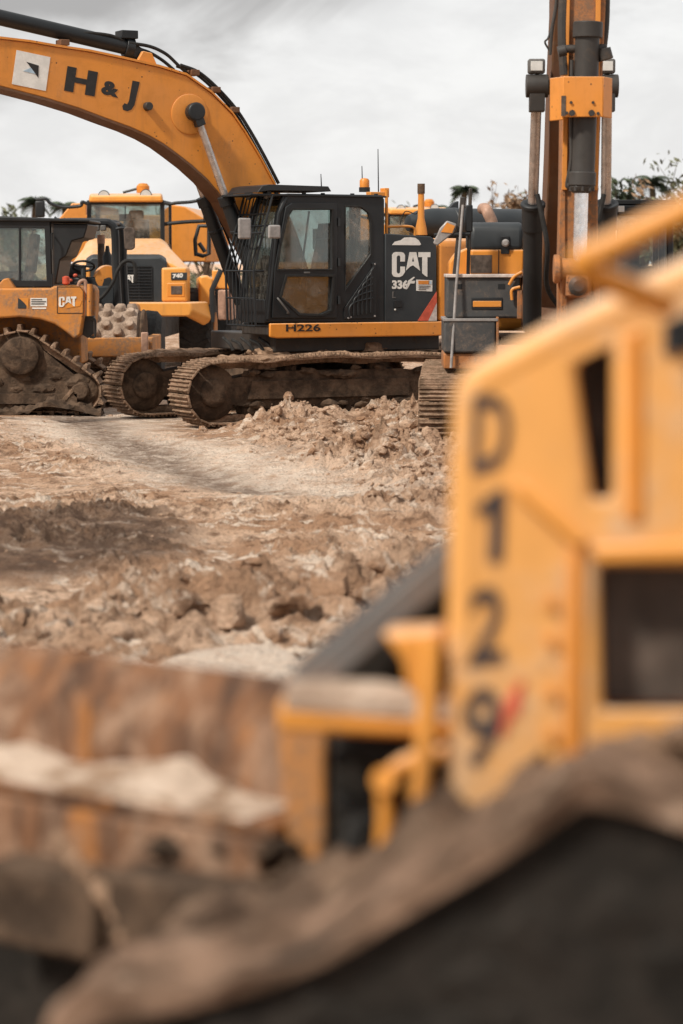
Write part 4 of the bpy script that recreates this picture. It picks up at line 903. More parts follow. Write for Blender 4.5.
for s_, px in ((1, 205), (-1, 50)):
    fe = MB().loft([ring(1.0, [(px-8*s_, 305), (px-9*s_, 278), (px+3*s_, 276), (px+10*s_, 282), (px+10*s_, 306)]), ring(2.4, [(px-6*s_, 304), (px-6*s_, 276), (px+2*s_, 275), (px+8*s_, 279), (px+8*s_, 305)])]).build('fender', M['truck'], tk, .05, 3)
    y = T(px, 300, 1.6)[0]
    w = MB().lathe([(.3, -.36), (.78, -.34), (.90, -.24), (.93, 0), (.90, .24), (.78, .34), (.3, .36)], (1.5, y-.15*s_, .93), (0, 1, 0), 40)
    for k in range(22):
        q_ = 2*math.pi*k/22
        for e_ in (-1, 1): w.obb((1.5+.90*math.cos(q_), y-.15*s_+e_*.05, .93+.90*math.sin(q_)), (1.5+.91*math.cos(q_+.12), y-.15*s_+e_*.3, .93+.91*math.sin(q_+.12)), .09, .06, (math.cos(q_), 0, math.sin(q_)))
    wh = w.build('wheel', M['rubber'], tk); MB().lathe([(.05, -.38), (.42, -.37), (.46, 0), (.42, .37), (.05, .38)], (1.5, y-.15*s_, .93), (0, 1, 0), 30).build('wheel_hub', M['dirty'], wh)
    for xx in (-3.6, -5.2):
        w = MB().lathe([(.3, -.36), (.78, -.34), (.90, -.24), (.93, 0), (.90, .24), (.78, .34), (.3, .36)], (xx, y-.15*s_, .93), (0, 1, 0), 32).build('wheel', M['rubber'], tk)
MB().box(-6, 2.6, -.55, .55, .75, 1.25).build('chassis', M['steel'], tk, .03)
# cab
XCb = 1.3; zf = T(126, 238.5, XCb)[1]; zt3 = T(126, 203, XCb)[1]; yl, yr = T(87, 238, XCb)[0], T(164.5, 238, XCb)[0]
cm = MB()
for y in (yl, yr-.09):
    cm.box(XCb-.09, XCb, y, y+.09, 1.6, zt3+.05); cm.box(-.2, -.1, y, y+.09, 1.6, zt3+.05)
    cm.box(-.12, XCb-.05, y+.01, y+.07, 1.6, zf-.1)
cm.box(-.2, XCb+.01, yl, yr, zt3-.03, zt3+.06); cm.box(-.2, -.12, yl, yr, 1.6, zf); cm.box(-.1, XCb, yl+.1, yr-.1, 1.6, 1.75)
c3 = cm.build('cab', M['black'], tk, .02)
MB().box(XCb-.04, XCb-.03, yl+.09, yr-.09, zf-.05, zt3-.02).build('windscreen', M['glass'], c3, smooth=False)
MB().box(-.16, -.15, yl+.09, yr-.09, zf, zt3-.02).build('rear_window', M['glass'], c3, smooth=False)
for y in (yl+.03, yr-.04): MB().box(-.1, XCb-.1, y, y+.01, zf-.1, zt3-.02).build('side_window', M['glass'], c3, smooth=False)
MB().box(.1, .5, -.3, .3, zf-.7, zf-.1).box(.05, .2, -.28, .28, zf-.2, zf+.42).box(.06, .18, -.16, .16, zf+.42, zf+.62).build('operator_seat', M['seat'], c3, .05, 3)
MB().lathe([(.19, -.02), (.215, 0), (.19, .02), (.17, 0)], (.75, .05, zf+.08), (-.5, 0, 1), 28).cyl((.75, .05, zf+.08), (1.0, .05, zf-.35), .03).build('steering_wheel', M['black'], c3)
ro = MB().loft([ring(XCb+.12, [(89, 202), (91, 195.5), (161, 195.5), (163, 202)]), ring(XCb-.2, [(88, 202.5), (90, 193.5), (162, 193.5), (164, 202.5)]), ring(-.3, [(88, 203), (90, 194), (162, 194), (164, 203)])]).build('cab_roof', M['truck'], tk, .04, 3)
for px, py in ((104, 196), (146, 195)):
    y, z = T(px, py, XCb+.05); lp = MB().lathe([(.05, -.1), (.11, -.08), (.125, .0), (.12, .03)], (XCb+.05, y, z), (1, 0, -.1), 20).build('work_lamp', M['black'], tk)
    MB().lathe([(.001, .03), (.11, .032), (.11, .028), (.001, .027)], (XCb+.05, y, z), (1, 0, -.1), 20).build('lamp_glass', M['lens'], lp)
y, z = T(143, 193, .8); MB().lathe([(.14, 0), (.14, .14), (.09, .2), (.01, .21)], (.8, y, z), (0, 0, 1), 18).build('beacon', M['orange'], tk)
MB().tube([(.8, *T(123, 192.5, .8)), (.8, *T(138, 188.5, .8))], .03, 6).build('beacon_arm', M['black'], tk)
MB().tube([(XCb-.03, *T(125, 206, XCb)), (XCb-.03, *T(125, 218, XCb))], .012, 6).box(XCb-.06, XCb-.04, *sorted((T(118.5, 219, XCb)[0], T(131.5, 219, XCb)[0])), *sorted((T(125, 221, XCb)[1], T(125, 214, XCb)[1]))).build('inner_mirror', M['black'], c3, .01)
# mirrors on long arms
for pts, (m0, m1) in (([(88, 204), (82, 202), (80, 206), (62, 207), (50, 203), (46, 199), (36, 199.5)], ((35, 217.5), (44.5, 200.5))), ([(164, 203), (170, 204), (176, 203), (190, 202), (203, 200), (207, 203), (207, 218)], ((203, 222), (211, 206)))):
    mo = tb(XCb+.1, XCb+.18, m0, m1, 'mirror', M['black'], None, .05); MB().tube(spline([(XCb+.12, *T(a, b, XCb+.12)) for a, b in pts], 5), .035, 8).build('mirror_arm', M['black'], mo)
MB().tube(spline([(XCb-.1, *T(a, b, XCb-.1)) for a, b in ((164, 224), (185, 222), (206, 221))], 4), .04, 8).build('grab_rail', M['black'], tk)
# dump body behind the cab
bd = MB().loft([[(-1.6, *p) for p in (T(56, 222, -1.6), T(72, 203, -1.6), T(86, 203, -1.6), T(86, 215, -1.6), T(168, 215, -1.6), T(168, 204, -1.6), T(185, 206.5, -1.6), T(210, 222, -1.6), T(206, 262, -1.6), T(60, 262, -1.6))],
                [(-7.4, *p) for p in (T(56, 222, -1.6), T(72, 203, -1.6), T(86, 203, -1.6), T(86, 215, -1.6), T(168, 215, -1.6), T(168, 204, -1.6), T(185, 206.5, -1.6), T(210, 222, -1.6), T(206, 262, -1.6), T(60, 262, -1.6))]]).build('dump_body', M['boom'], tk, .03)
for pts in ([(196, 256), (195, 240), (199, 226), (210, 226)], [(196, 254), (203, 256), (209, 254), (209, 226)], [(199, 243), (205, 252)]): MB().tube([(-.4, *T(a, b, -.4)) for a, b in pts], .045, 8).build('handrail', M['black'], tk)
MB().tube([(XN-.2, *T(221, 270, XN-.2)), (XN-.1, *T(212, 290, XN-.1)), (XN-.1, *T(212, 322, XN-.1))], .06, 8).build('ladder_rail', M['black'], tk)
tb(.6, 2.2, (212, 289), (230, 270), 'side_tank', M['truck']); tb(1.6, 2.6, (218, 320), (232, 290), 'step_housing', M['pipe'])
# a second truck parked further back shows only its cab roof past the first excavator
def copy_tree(o, parent=None):
    c = o.copy(); COL.objects.link(c); c.parent = parent
    for ch in list(o.children): copy_tree(ch, c)
    return c
t2 = copy_tree(tk); t2.location = ((419-341.5)/FPX*66, 66, 0); t2.rotation_euler = (0, 0, R(-90))
t2['label'] = 'dump truck whose dark cab roof shows behind the engine cover of the H226 excavator'

# ------------------------------------------------------------------ bulldozer at the left edge, heading left
F4 = Frame(-6.0, 39.6, 180)
dz = thing('bulldozer', F4, 'dirty yellow high drive bulldozer with glazed cab at the left edge', 'bulldozer', 'bulldozers')
D = lambda px, py, y: F4.sy(px, py, y)
for sgn in (1, -1):
    yc = sgn*.97
    s = D(20, 356, 1.25); r_ = D(83, 396, 1.25)
    sx_, sz_ = s; cs = [(sx_, sz_, .38), (r_[0]+.05, .36, .31), (sx_+2.2, .36, .31)]
    tf = MB().prism([(r_[0]-.1, .18), (r_[0]+.15, .62), (sx_-.15, sz_+.25), (sx_+.2, sz_+.25), (sx_+2.1, .62), (sx_+2.4, .18)], yc-.16, yc+.16)
    tf.prism([(r_[0]+.1, .16), (r_[0]+.1, .32), (sx_+2.2, .32), (sx_+2.2, .16)], yc+.0, yc+.24*sgn)
    for k in range(22): tf.lump((rnd.uniform(r_[0], sx_+2), yc+sgn*.16, rnd.uniform(.25, .6)), rnd.uniform(.06, .14), 2, (1.4, .5, .8), .4, k)
    t = tf.build('track_frame', M['trackd'], dz)
    belt(cs, yc-.28, yc+.28, .20, 'single', 0, .085).build('track_belt', M['track'], t, .004, 1)
    wheel(.36, .5, (sx_, yc, sz_), hub=.8).build('sprocket', M['trackd'], t)
    for k, (x, z) in enumerate(((r_[0]+.05, .36), (sx_+2.2, .36))): wheel(.28, .4, (x, yc, z)).build('idler', M['trackd'], t)
    MB().obb((D(62, 398, 1.3)[0], yc+sgn*.2, .2), (D(72, 388, 1.3)[0], yc+sgn*.22, .38), .08, .06).build('step_bar', M['track'], t)
    crust([(r_[0]-.3, .0), (r_[0]+.1, .1), (r_[0]+.6, .16), (r_[0]+1.0, .04), (r_[0]+1.4, .0)], yc-.1, yc+sgn*.5 if sgn > 0 else yc+.1, .06, .16, 4+sgn, 10).build('caked_mud', M['trackd'], t)
YB = 1.18
body = [D(a, b, YB) for a, b in ((-110, 300), (-110, 285), (0, 288), (50, 288), (54, 286), (80, 286), (84.5, 291), (84.5, 312), (81, 335), (74, 339), (66, 332), (54, 324), (40, 319.5), (20, 317), (0, 318.5), (-40, 330), (-80, 352), (-110, 352))]
bd4 = MB().prism(body, .55, YB).prism(body, -YB, -.55).build('fender_tank', M['dirty'], dz, .035, 3)
MB().panel([[D(a, b, YB) for a, b in ((57, 313.5), (57, 286.3), (80, 286.3), (83.8, 291), (83.8, 313.5))], [D(a, b, YB) for a, b in ((57.6, 312.9), (57.6, 287), (79.7, 287), (83.2, 291.4), (83.2, 312.9))]], YB+.001, YB+.006).build('hatch_seam', M['ink'], bd4, smooth=False)
decal_poly('lettering_backing', SQ, on_y(F4, YB+.002, (66, 308.5), (80, 306), (68, 303)), M['boom'], bd4)
decal_poly('lettering', LOGO, on_y(F4, YB+.007, (58.8, 307), (76.3, 306.6), (58.8, 296.8)), M['white'], bd4)
decal_poly('logo_mark', [[(0, 0), (1, 0), (1, .55), (0, 1)]], on_y(F4, YB+.002, (18, 308.5), (26, 308.5), (18, 298)), M['dark'], bd4)
decal_poly('logo_mark', [[(0, 1), (.6, .5), (1, 0), (1, 1)]], on_y(F4, YB+.006, (19, 308.5), (28.5, 308.5), (19, 298)), M['yellow'], bd4)
tp = decal_poly('name_plate', [[(0, .25), (1, .25), (1, 1), (0, 1)], [(.1, 0), (.95, 0), (.95, .14), (.1, .14)]], on_y(F4, YB+.002, (30.5, 309), (47, 309), (30.5, 298)), M['white'], bd4)
decal_poly('plate_text', [[(.05, .82), (.7, .82), (.7, .9), (.05, .9)], [(.05, .62), (.95, .62), (.95, .72), (.05, .72)], [(.05, .42), (.85, .42), (.85, .52), (.05, .52)]], on_y(F4, YB+.007, (30.5, 309), (47, 309), (30.5, 298)), M['skin'], tp)
MB().prism([D(a, b, YB) for a, b in ((-6, 289), (3, 279), (8, 278), (16, 289))], YB-.2, YB-.02).build('tank_filler', M['dirty'], dz, .02)
xr4 = D(80, 300, 1.1)[0]
MB().box(xr4+.05, 3.2, -.54, .54, .75, 1.85).prism([(1.2, 1.3), (1.2, 1.95), (3.2, 1.85), (3.25, 1.2)], -.5, .5).build('hull', M['dirty'], dz, .04)
# cab
YC4 = .84; top4, bot4 = D(0, 221, YC4)[1], D(0, 287, YC4)[1]
xR, xL = D(51.5, 260, YC4)[0], D(-55, 260, YC4)[0]
so_ = [(xR, bot4), (xR+.02, top4), (xL-.15, top4), (xL, bot4)]
o1 = [D(a, b, YC4) for a, b in ((-26, 280), (-24, 228), (18.6, 228), (18.6, 280))]; o2 = [D(a, b, YC4) for a, b in ((20.8, 280.5), (20.8, 228), (44.5, 228), (46.5, 280.5))]
cm = MB().panel([so_, o1, o2], YC4-.06, YC4).panel([so_, o1, o2], -YC4, -YC4+.06)
cm.box(xR+.001, xL-.16, -YC4+.06, YC4-.06, top4-.06, top4).box(xR, xR+.05, -YC4+.06, YC4-.06, bot4, bot4+.25).box(xR+.01, xL, -YC4+.06, YC4-.06, bot4, bot4+.06)
c4 = cm.build('cab', M['black'], dz, .012)
for o_ in (o1, o2):
    for y in (YC4-.04, -YC4+.03): MB().prism(o_, y, y+.008).build('window_pane', M['glass'], c4, smooth=False)
MB().box(xR+.02, xR+.03, -YC4+.1, YC4-.1, bot4+.25, top4-.1).build('rear_window', M['gdark'], c4, smooth=False)
MB().box(xR+.45, xR+.95, -.3, .3, bot4-.1, bot4+.25).prism([(xR+.38, bot4+.2), (xR+.52, bot4+.2), (xR+.42, bot4+.85), (xR+.30, bot4+.85)], -.28, .28).build('operator_seat', M['seat'], c4, .05, 3)
xe = D(90, 225, YC4)[0]
MB().prism([(xe, top4-.02), (xe, top4+.02), (xL-.3, top4+.10), (xL-.3, top4+.0)], -YC4-.06, YC4+.05).build('cab_roof', M['black'], dz, .02)
MB().prism([D(a, b, YC4) for a, b in ((52, 242), (52, 224), (88, 224), (84, 238), (72, 241), (66, 256), (60, 260), (56, 284), (52, 284))], -YC4+.02, YC4-.02).build('rear_air_unit', M['black'], dz, .02)
for z in (top4-.2, bot4+.2):
    MB().tube([(xR-.02, YC4+.02, z), (xR-.02, YC4+.12, z), (xR-.02, YC4+.12, z-.25)], .015, 8).build('grab_handle', M['black'], c4)
MB().tube([(D(53, 256, .8)[0], .8, 2.05), (D(53, 256, .8)[0], .8, 3.0)], .03, 8).build('cab_post', M['steel'], dz)
# rear handrail, lamps
MB().tube(spline([(D(a, b, 1.1)[0], 1.1, D(a, b, 1.1)[1]) for a, b in ((78, 288), (80, 282), (85, 281), (86, 290), (86, 300))], 5), .03, 10).build('grab_rail', M['pipe'], dz)
MB().tube([(D(90, 284, 1.15)[0], 1.15, D(90, 284, 1.15)[1]), (D(89.5, 316, 1.15)[0], 1.15, D(89.5, 316, 1.15)[1])], .045, 10).build('handrail', M['dirty'], dz)
p = D(66, 281, .8); MB().lathe([(.03, 0), (.06, .02), (.06, .12), (.02, .14)], (p[0], .8, p[1]-.06), (0, 0, 1), 14).build('tail_lamp', M['red'], dz)
p = D(88, 322, .9); MB().prism([D(a, b, .9) for a, b in ((82, 316), (94, 316), (94, 333), (88, 338), (82, 334))], .7, .95).tube(spline([(D(a, b, 1)[0], 1, D(a, b, 1)[1]) for a, b in ((91, 320), (95, 320), (95, 336), (90, 337))], 4), .02, 8).build('hitch_bracket', M['steel'], dz, .01)

# ------------------------------------------------------------------ padfoot roller behind it, facing the camera
F5 = Frame(-4.4, 45.0, -90)
rl = thing('road_roller', F5, 'padfoot soil roller with clay covered drum and yellow drum frame behind the bulldozer', 'roller')
Q = lambda px, py, x: F5.sx(px, py, x)
def q3(px, py, x): return (x, *Q(px, py, x))
XD = 2.2; yA, yB_ = sorted((Q(30, 320, XD)[0], Q(142, 320, XD)[0])); zc = .95; rD = Q(120, 305, XD)[1]-zc-.06
dm = MB().lathe([(rD*.25, -.02), (rD*.82, 0), (rD*.86, .05), (rD*.97, .05), (rD, .10), (rD, yB_-yA-.1), (rD*.97, yB_-yA-.05), (rD*.86, yB_-yA-.05), (rD*.82, yB_-yA), (rD*.25, yB_-yA+.02)], (XD, yA, zc), (0, 1, 0), 64)
rows = 9
for k in range(rows):
    yy = yA+.17+(yB_-yA-.34)*k/(rows-1)
    for j in range(14):
        q_ = 2*math.pi*(j+.5*(k % 2))/14+.15; d = Vector((math.cos(q_), 0, math.sin(q_))); c_ = Vector((XD, yy, zc))
        dm.tube([c_+d*(rD-.02), c_+d*(rD+.06), c_+d*(rD+.085), c_+d*(rD+.09)], [.10, .082, .065, .02], 10)
drum = dm.build('drum', M['drum'], rl, 0)
MB().lathe([(rD*.95, 0), (rD*.98, .03), (rD*.95, .06), (rD*.78, .05)], (XD, yB_-.0, zc), (0, 1, 0), 48).build('drum_rim', M['trackd'], drum)
XFr = XD+rD+.28
MB().loft([[q3(a, b, XFr-.22) for a, b in ((25, 357), (25, 339), (143, 337), (149, 341), (149, 353), (143, 357))], [q3(a, b, XFr) for a, b in ((25, 357), (25, 339), (143, 337), (148, 341), (148, 353), (143, 357))]]).build('drum_frame', M['dirty'], rl, .02)
for px in (27, 147): y, z = Q(px, 347, XFr); MB().box(.9, XFr-.2, y-.08, y+.08, z-.16, z+.16).build('side_arm', M['dirty'], rl, .02)
y, z = Q(144.5, 345, XFr); MB().box(XFr-.1, XFr+.01, y-.06, y+.06, z-.2, z+.22).build('corner_post', M['pipe'], rl, .02)
# operator platform
zp = 1.35
MB().box(-.6, .85, -.75, .75, .7, zp).build('platform', M['steel'], rl, .03)
pm = MB().box(.45, .85, *sorted((Q(74, 300, .85)[0], Q(114, 300, .85)[0])), zp, Q(100, 286, .85)[1]); pm.build('front_console', M['dark'], rl, .03)
c_, z_ = Q(83.5, 266, .6)
MB().tube([(.6+.20*math.cos(q)*.6, c_+.20*math.sin(q), z_+.20*math.cos(q)*.45) for q in [2*math.pi*k/28 for k in range(29)]], .022, 8).tube([(.6, c_, z_), (.72, c_, z_-.65)], .05, 8).tube([(.6, c_-.19, z_), (.6, c_+.19, z_)], .02, 8).build('steering_wheel', M['black'], rl)
MB().lathe([(.2, 0), (.24, .08), (.22, .22), (.1, .26)], (.3, c_-.25, z_-.22), (0, 0, 1), 18).box(.0, .55, c_-.35, c_+.5, zp, z_-.2).build('control_cluster', M['black'], rl, .04)
for (a, b, mt) in ((75, 277, 'red'), (70, 282, 'red')): y, z = Q(a, b, .86); MB().lathe([(.03, 0), (.045, .03), (.02, .06)], (.8, y, z), (0, 0, 1), 12).build('control_knob', M[mt], rl)
y, z = Q(84, 284, .8); MB().lathe([(.10, 0), (.10, .14), (.06, .2), (.0, .2)], (.75, y, z-.2), (0, 0, 1), 14).build('filter_bowl', M['skin'], rl)
p0, p1 = Vector(q3(101, 264, -.2)), Vector(q3(101, 236, -.2)); ep = MB().cyl(p0-Vector((0, 0, .6)), p1, .065, n=16).build('exhaust_pipe', M['grime'], rl); MB().cyl(p1-Vector((0, 0, .14)), p1+Vector((0, 0, .02)), .072, n=16).build('pipe_tip', M['pipe'], ep)
p0 = q3(107.5, 262, .1); MB().lathe([(.08, -.3), (.09, .1), (.05, .18), (.03, .3)], (p0[0], p0[1], p0[2]), (0, 0, 1), 14).build('fire_extinguisher', M['black'], rl)
y, z = Q(106, 278, .5); MB().lathe([(.02, -.14), (.22, -.12), (.24, 0), (.22, .12), (.02, .14)], (.4, y, z), (1, .3, 0), 24).build('air_cleaner', M['boom'], rl)
# roll bar: front hoop with square corners, canopy roof
hoop = [q3(a, b, .8) for a, b in ((118.5, 312), (116, 270), (115, 232), (110, 224), (102, 222.5), (60, 222.5), (53, 228), (53, 312))]
MB().tube(spline(hoop, 4), .075, 10).build('roll_bar', M['black'], rl)
MB().tube(spline([(p[0]-1.5, p[1], p[2]) for p in hoop], 4), .075, 10).build('roll_bar', M['black'], rl)
MB().box(-.75, .85, *sorted((Q(52, 225, .8)[0], Q(113, 225, .8)[0])), Q(80, 224.5, .8)[1], Q(80, 221, .8)[1]).build('canopy_roof', M['black'], rl, .02)
for px in (97, 103.5): y, z = Q(px, 228, .85); MB().box(.8, .95, y-.05, y+.05, z-.05, z+.05).build('work_lamp', M['skin'], rl, .02)
mo = MB().loft([[q3(a, b, 1.0+k*.06) for a, b in ((124.5, 248), (123.5, 229), (126.5, 226.5), (133, 227.5), (135.3, 231), (135, 248), (132, 250), (126, 250))] for k in (0, 1)]).build('mirror', M['grime'], rl, .02)
MB().tube(spline([q3(a, b, .95) for a, b in ((116, 229), (121, 228), (127, 229))], 4), .025, 8).build('mirror_arm', M['black'], mo)
for pts in ([(93, 303), (103, 296), (112, 284), (118, 270), (124, 262), (131, 261), (135, 266), (135.5, 282)], [(75, 284), (82, 282), (87, 288), (88, 304)], [(78, 276), (84, 280), (92, 292), (95, 306)]): MB().tube(spline([q3(a, b, .98) for a, b in pts], 6), .035, 8).build('hydraulic_hose', M['rubber'], rl)
MB().box(-2.8, -.65, -.62, .45, .8, 1.6).build('engine_hood', M['dirty'], rl, .1, 3)
for s_ in (-1, 1): MB().lathe([(.3, -.3), (.6, -.28), (.72, -.18), (.74, 0), (.72, .18), (.6, .28), (.3, .3)], (-1.7, s_*.68, .74), (0, 1, 0), 32).build('wheel', M['rubber'], rl)
# ------------------------------------------------------------------ trees and scrub on the skyline
leafm = []
for nm, c in (('dark_leaf', (.045, .062, .032)), ('olive_leaf', (.085, .09, .048)), ('dry_leaf', (.20, .125, .07))):
    m, N, L, bs = newmat(nm); tc = N.new('ShaderNodeTexCoord').outputs['Object']
    L.new(mix(N, L, ramp(N, L, nz(N, L, tc, 2.2, 5, .7), .35, .65), tuple(x*.55 for x in c), tuple(x*1.6 for x in c)), bs.inputs['Base Color']); bs.inputs['Roughness'].default_value = .7; leafm.append(m)
barkm = mudmat('bark', (.09, .065, .048), (.16, .12, .09), None, 3)
def leaf(mb, c, s_):
    d = Vector((rnd.gauss(0, 1), rnd.gauss(0, 1), rnd.gauss(0, 1))).normalized(); u = d.orthogonal().normalized(); w = d.cross(u)
    c = Vector(c); mb.add([c-u*s_*.35, c+w*s_, c+u*s_*.35, c-w*s_], [(0, 1, 2, 3)])
def palm(px, py, Y, label, lean=0.0, n=22, fl=.8):
    top = W(px, py, Y); fr = Frame(top.x-lean, Y, 0); root = thing('palm_tree', fr, label, 'palm tree', 'trees on the skyline'); h = top.z
    MB().tube(spline([(0, 0, -.2), (lean*.2, 0, h*.35), (lean*.7, 0, h*.75), (lean, 0, h)], 5), [.20-.08*k/15 for k in range(16)], 10).build('trunk', barkm, root)
    cr = MB()
    for k in range(n):
        q_ = 2*math.pi*k/n+rnd.uniform(-.2, .2); el = rnd.uniform(-.35, 1.2); d = Vector((math.cos(q_), math.sin(q_), 0)); l = fl*rnd.uniform(.8, 1.1)
        pts = [Vector((lean, 0, h))+d*(l*t*math.cos(el*(1-t)))+Vector((0, 0, l*(math.sin(el)*t-.75*t*t))) for t in [j/9 for j in range(10)]]
        cr.tube(pts, [.03*(1-j/11) for j in range(10)], 4)
        side = d.cross(Vector((0, 0, 1)))
        for j in range(1, 10):
            for s_ in (-1, 1):
                for jj in (0, .5):
                    b = pts[j].lerp(pts[j-1], jj); ll = .55*math.sin(math.pi*(.12+.85*j/10)); e_ = b+side*s_*ll+d*.25*ll+Vector((0, 0, -.35*ll)); cr.add([b-d*.03, b+d*.04, e_], [(0, 1, 2)])
    cr.build('crown', leafm[0], root, smooth=False)
def bush(px, py, Y, wpx, label, kind=0, twigs=6, n=900, name='tree', cat='tree', dens=1.0):
    top = W(px, py, Y); fr = Frame(top.x, Y, 0); root = thing(name, fr, label, cat, 'trees on the skyline'); h = top.z; w = wpx/FPX*Y/2
    tr = MB(); tips = []
    tr.tube(spline([(0, 0, -.2), (rnd.uniform(-.1, .1), 0, h*.25), (rnd.uniform(-.2, .2), .1, h*.45)], 4), [.16-.008*k for k in range(9)], 8)
    for k in range(twigs*3):
        q_ = rnd.uniform(0, 6.28); rr = w*math.sqrt(rnd.random())*.9; zt_ = h*(.55+.42*rnd.random()*(1-(rr/w)**2*.6)); e_ = Vector((rr*math.cos(q_), rr*math.sin(q_), zt_))
        s0 = Vector((0, 0, h*rnd.uniform(.15, .45))); mid = s0.lerp(e_, .5)+Vector((rnd.uniform(-.2, .2)*w, rnd.uniform(-.2, .2)*w, rnd.uniform(0, .15)*h))
        pts = spline([s0, mid, e_], 5); tr.tube(pts, [.055*(1-j/len(pts))+.008 for j in range(len(pts))], 5); tips.append(e_)
        for _ in range(3):
            b = pts[rnd.randrange(4, len(pts))]; e2_ = b+Vector((rnd.gauss(0, .25)*w, rnd.gauss(0, .25)*w, rnd.uniform(.05, .22)*h)); tr.tube([b, e2_], [.018, .006], 4); tips.append(e2_)
    tr.build('trunk', barkm, root)
    cr = MB(); cl = [(t+Vector((rnd.gauss(0, .1)*w, rnd.gauss(0, .1)*w, rnd.gauss(0, .03)*h)), rnd.uniform(.10, .30)*w) for t in tips for _ in (0, 1)]
    for k in range(n):
        c, r_ = cl[rnd.randrange(len(cl))]
        if rnd.random() > dens: continue
        leaf(cr, c+Vector((rnd.gauss(0, r_), rnd.gauss(0, r_), rnd.gauss(0, r_*.7))), rnd.uniform(.10, .26)*Y/110)
    cr.build('crown', leafm[kind], root, smooth=False)
palm(35, 201, 118, 'small palm rising above the left cab roof behind the mirror', .3)
palm(64, 206, 122, 'small palm beside the tilted dump body left of the truck cab', -.2)
palm(465, 189, 112, 'tall palm above the mirror of the head on excavator', .4, 26, .65)
palm(652, 181, 108, 'palm standing out of the scrub at the right edge', -.3, 26, .8)
palm(437, 208, 130, 'short palm just right of the yellow exhaust pole', .1, 20, .6)
bush(178, 209, 120, 46, 'dusty grey green tree between truck cab and boom cylinders', 1, 6, 1400)
bush(205, 214, 125, 40, 'low dark tree behind the truck handrail', 0, 6, 1200)
bush(497, 186, 115, 30, 'bare thin tree with upright twigs behind the exhaust pipe', 2, 5, 60)
bush(515, 205, 118, 50, 'low brown scrub bush beside the left lift cylinder', 2, 7, 1300, 'bush', 'bush')
bush(528, 196, 121, 26, 'small green tree half hidden by the left lift cylinder', 1, 5, 900)
bush(625, 190, 110, 34, 'dark leafy tree just right of the hanging stick', 0, 6, 1500)
bush(640, 198, 104, 50, 'brown dry bush between stick and right edge palm', 2, 8, 1500, 'bush', 'bush')
bush(678, 178, 109, 60, 'twiggy sparse tree at the far right edge', 1, 8, 700)
bush(668, 200, 102, 60, 'dense olive scrub bush under the right edge palm', 1, 8, 1800, 'bush', 'bush')
bush(398, 216, 128, 50, 'grey green tree behind the cab and exhaust pole', 1, 6, 1200)
bush(15, 213, 124, 50, 'low olive tree behind the bulldozer cab', 1, 6, 1300)
# the far scrub belt reads as one mass
tl = MB()
for k in range(9000):
    x = rnd.uniform(-60, 60); y = 150+rnd.uniform(0, 14); h = 1.9+1.3*mnoise.noise(Vector((x*.12, 0, 3)))+.8*mnoise.noise(Vector((x*.5, 2, 1)))
    leaf(tl, (x, y, rnd.random()**.8*h), rnd.uniform(.2, .45))
tlo = tl.build('treeline', leafm[1], None, smooth=False); tag(tlo, 'low far belt of olive scrub along the horizon', 'treeline', None, 'stuff')
# ------------------------------------------------------------------ bulldozer in the foreground, out of focus
F6 = Frame(1.62, 4.85, 171)
fd = thing('bulldozer', F6, 'blurred close yellow bulldozer with D129 on its hood and mud caked blade', 'bulldozer', 'bulldozers')
H = lambda px, py, y: F6.sy(px, py, y)
YH = .55
def hl(pts, y): return [H(a, b, y) for a, b in pts]
def h3(px, py, y): a = H(px, py, y); return Vector((a[0], y, a[1]))
hood = hl([(444, 850), (449, 640), (455, 470), (459, 385), (464, 374), (476, 364), (683, 263), (1150, 40), (1150, 850)], YH)
side_open = hl([(601, 712), (598, 566), (760, 566), (760, 712)], YH)
slot = hl([(592, 501), (574.5, 364), (612, 345), (612, 501)], YH)
hb = MB().panel([hood, side_open, slot], YH-.05, YH)
inner = [(p[0]-.004 if i < 5 else p[0], p[1]-.004) for i, p in enumerate(hood)]
hb.prism(inner, -YH+.05, YH-.14); hb.panel([hood], -YH, -YH+.05)
for i in range(len(hood)):
    p, q = hood[i], hood[(i+1) % len(hood)]
    if i in (0, 1, 2, 3, 4, 5, 6): hb.add([(p[0], YH-.05, p[1]), (q[0], YH-.05, q[1]), (q[0], -YH+.05, q[1]), (p[0], -YH+.05, p[1])], [(0, 1, 2, 3)])
ho = hb.build('hood', M['near'], fd, .028, 4)
MB().prism(side_open, YH-.125, YH-.10).build('side_grille', M['grime'], ho); MB().prism(slot, YH-.13, YH-.11).build('vent_slot', M['grime'], ho)
MB().prism(hl([(664, 355), (664, 323), (720, 300), (720, 345)], YH), YH+.002, YH+.012).build('vent_plate', M['dark'], ho, .004)
for pts, nm, mt, th in (([(627, 520), (627, 335), (642, 328), (642, 520)], 'seam_strip', 'boom', .010), ([(563, 770), (570, 548), (582, 545), (581, 770)], 'seam_strip', 'boom', .012), ([(520, 478), (590, 540), (578, 548), (512, 488)], 'crease_strip', 'truck', .02), ([(590, 545), (760, 540), (760, 556), (596, 562)], 'panel_edge', 'truck', .016)):
    MB().prism(hl(pts, YH), YH+.001, YH+.001+th).build(nm, M[mt], ho, .006)
for py in (602, 640, 692, 735):
    p = h3(551, py, YH); MB().cyl(p, p+Vector((0, .016, 0)), .010, n=10).build('bolt', M['boom'], ho)
for ch, c00, c10, c01 in (('D', (471, 473), (509, 468), (473, 396)), ('2', (467, 666), (503, 661), (470, 589)), ('9', (461, 770), (498, 765), (464, 690))):
    decal_text('lettering', ch, on_y(F6, YH+.002, c00, c10, c01), M['faded'], ho, .014)
decal_poly('lettering', [[(.52, 0), (1, 0), (1, 1), (.72, 1), (.0, .76), (.12, .62), (.52, .74)]], on_y(F6, YH+.002, (473, 562), (502, 561), (476, 490)), M['faded'], ho)
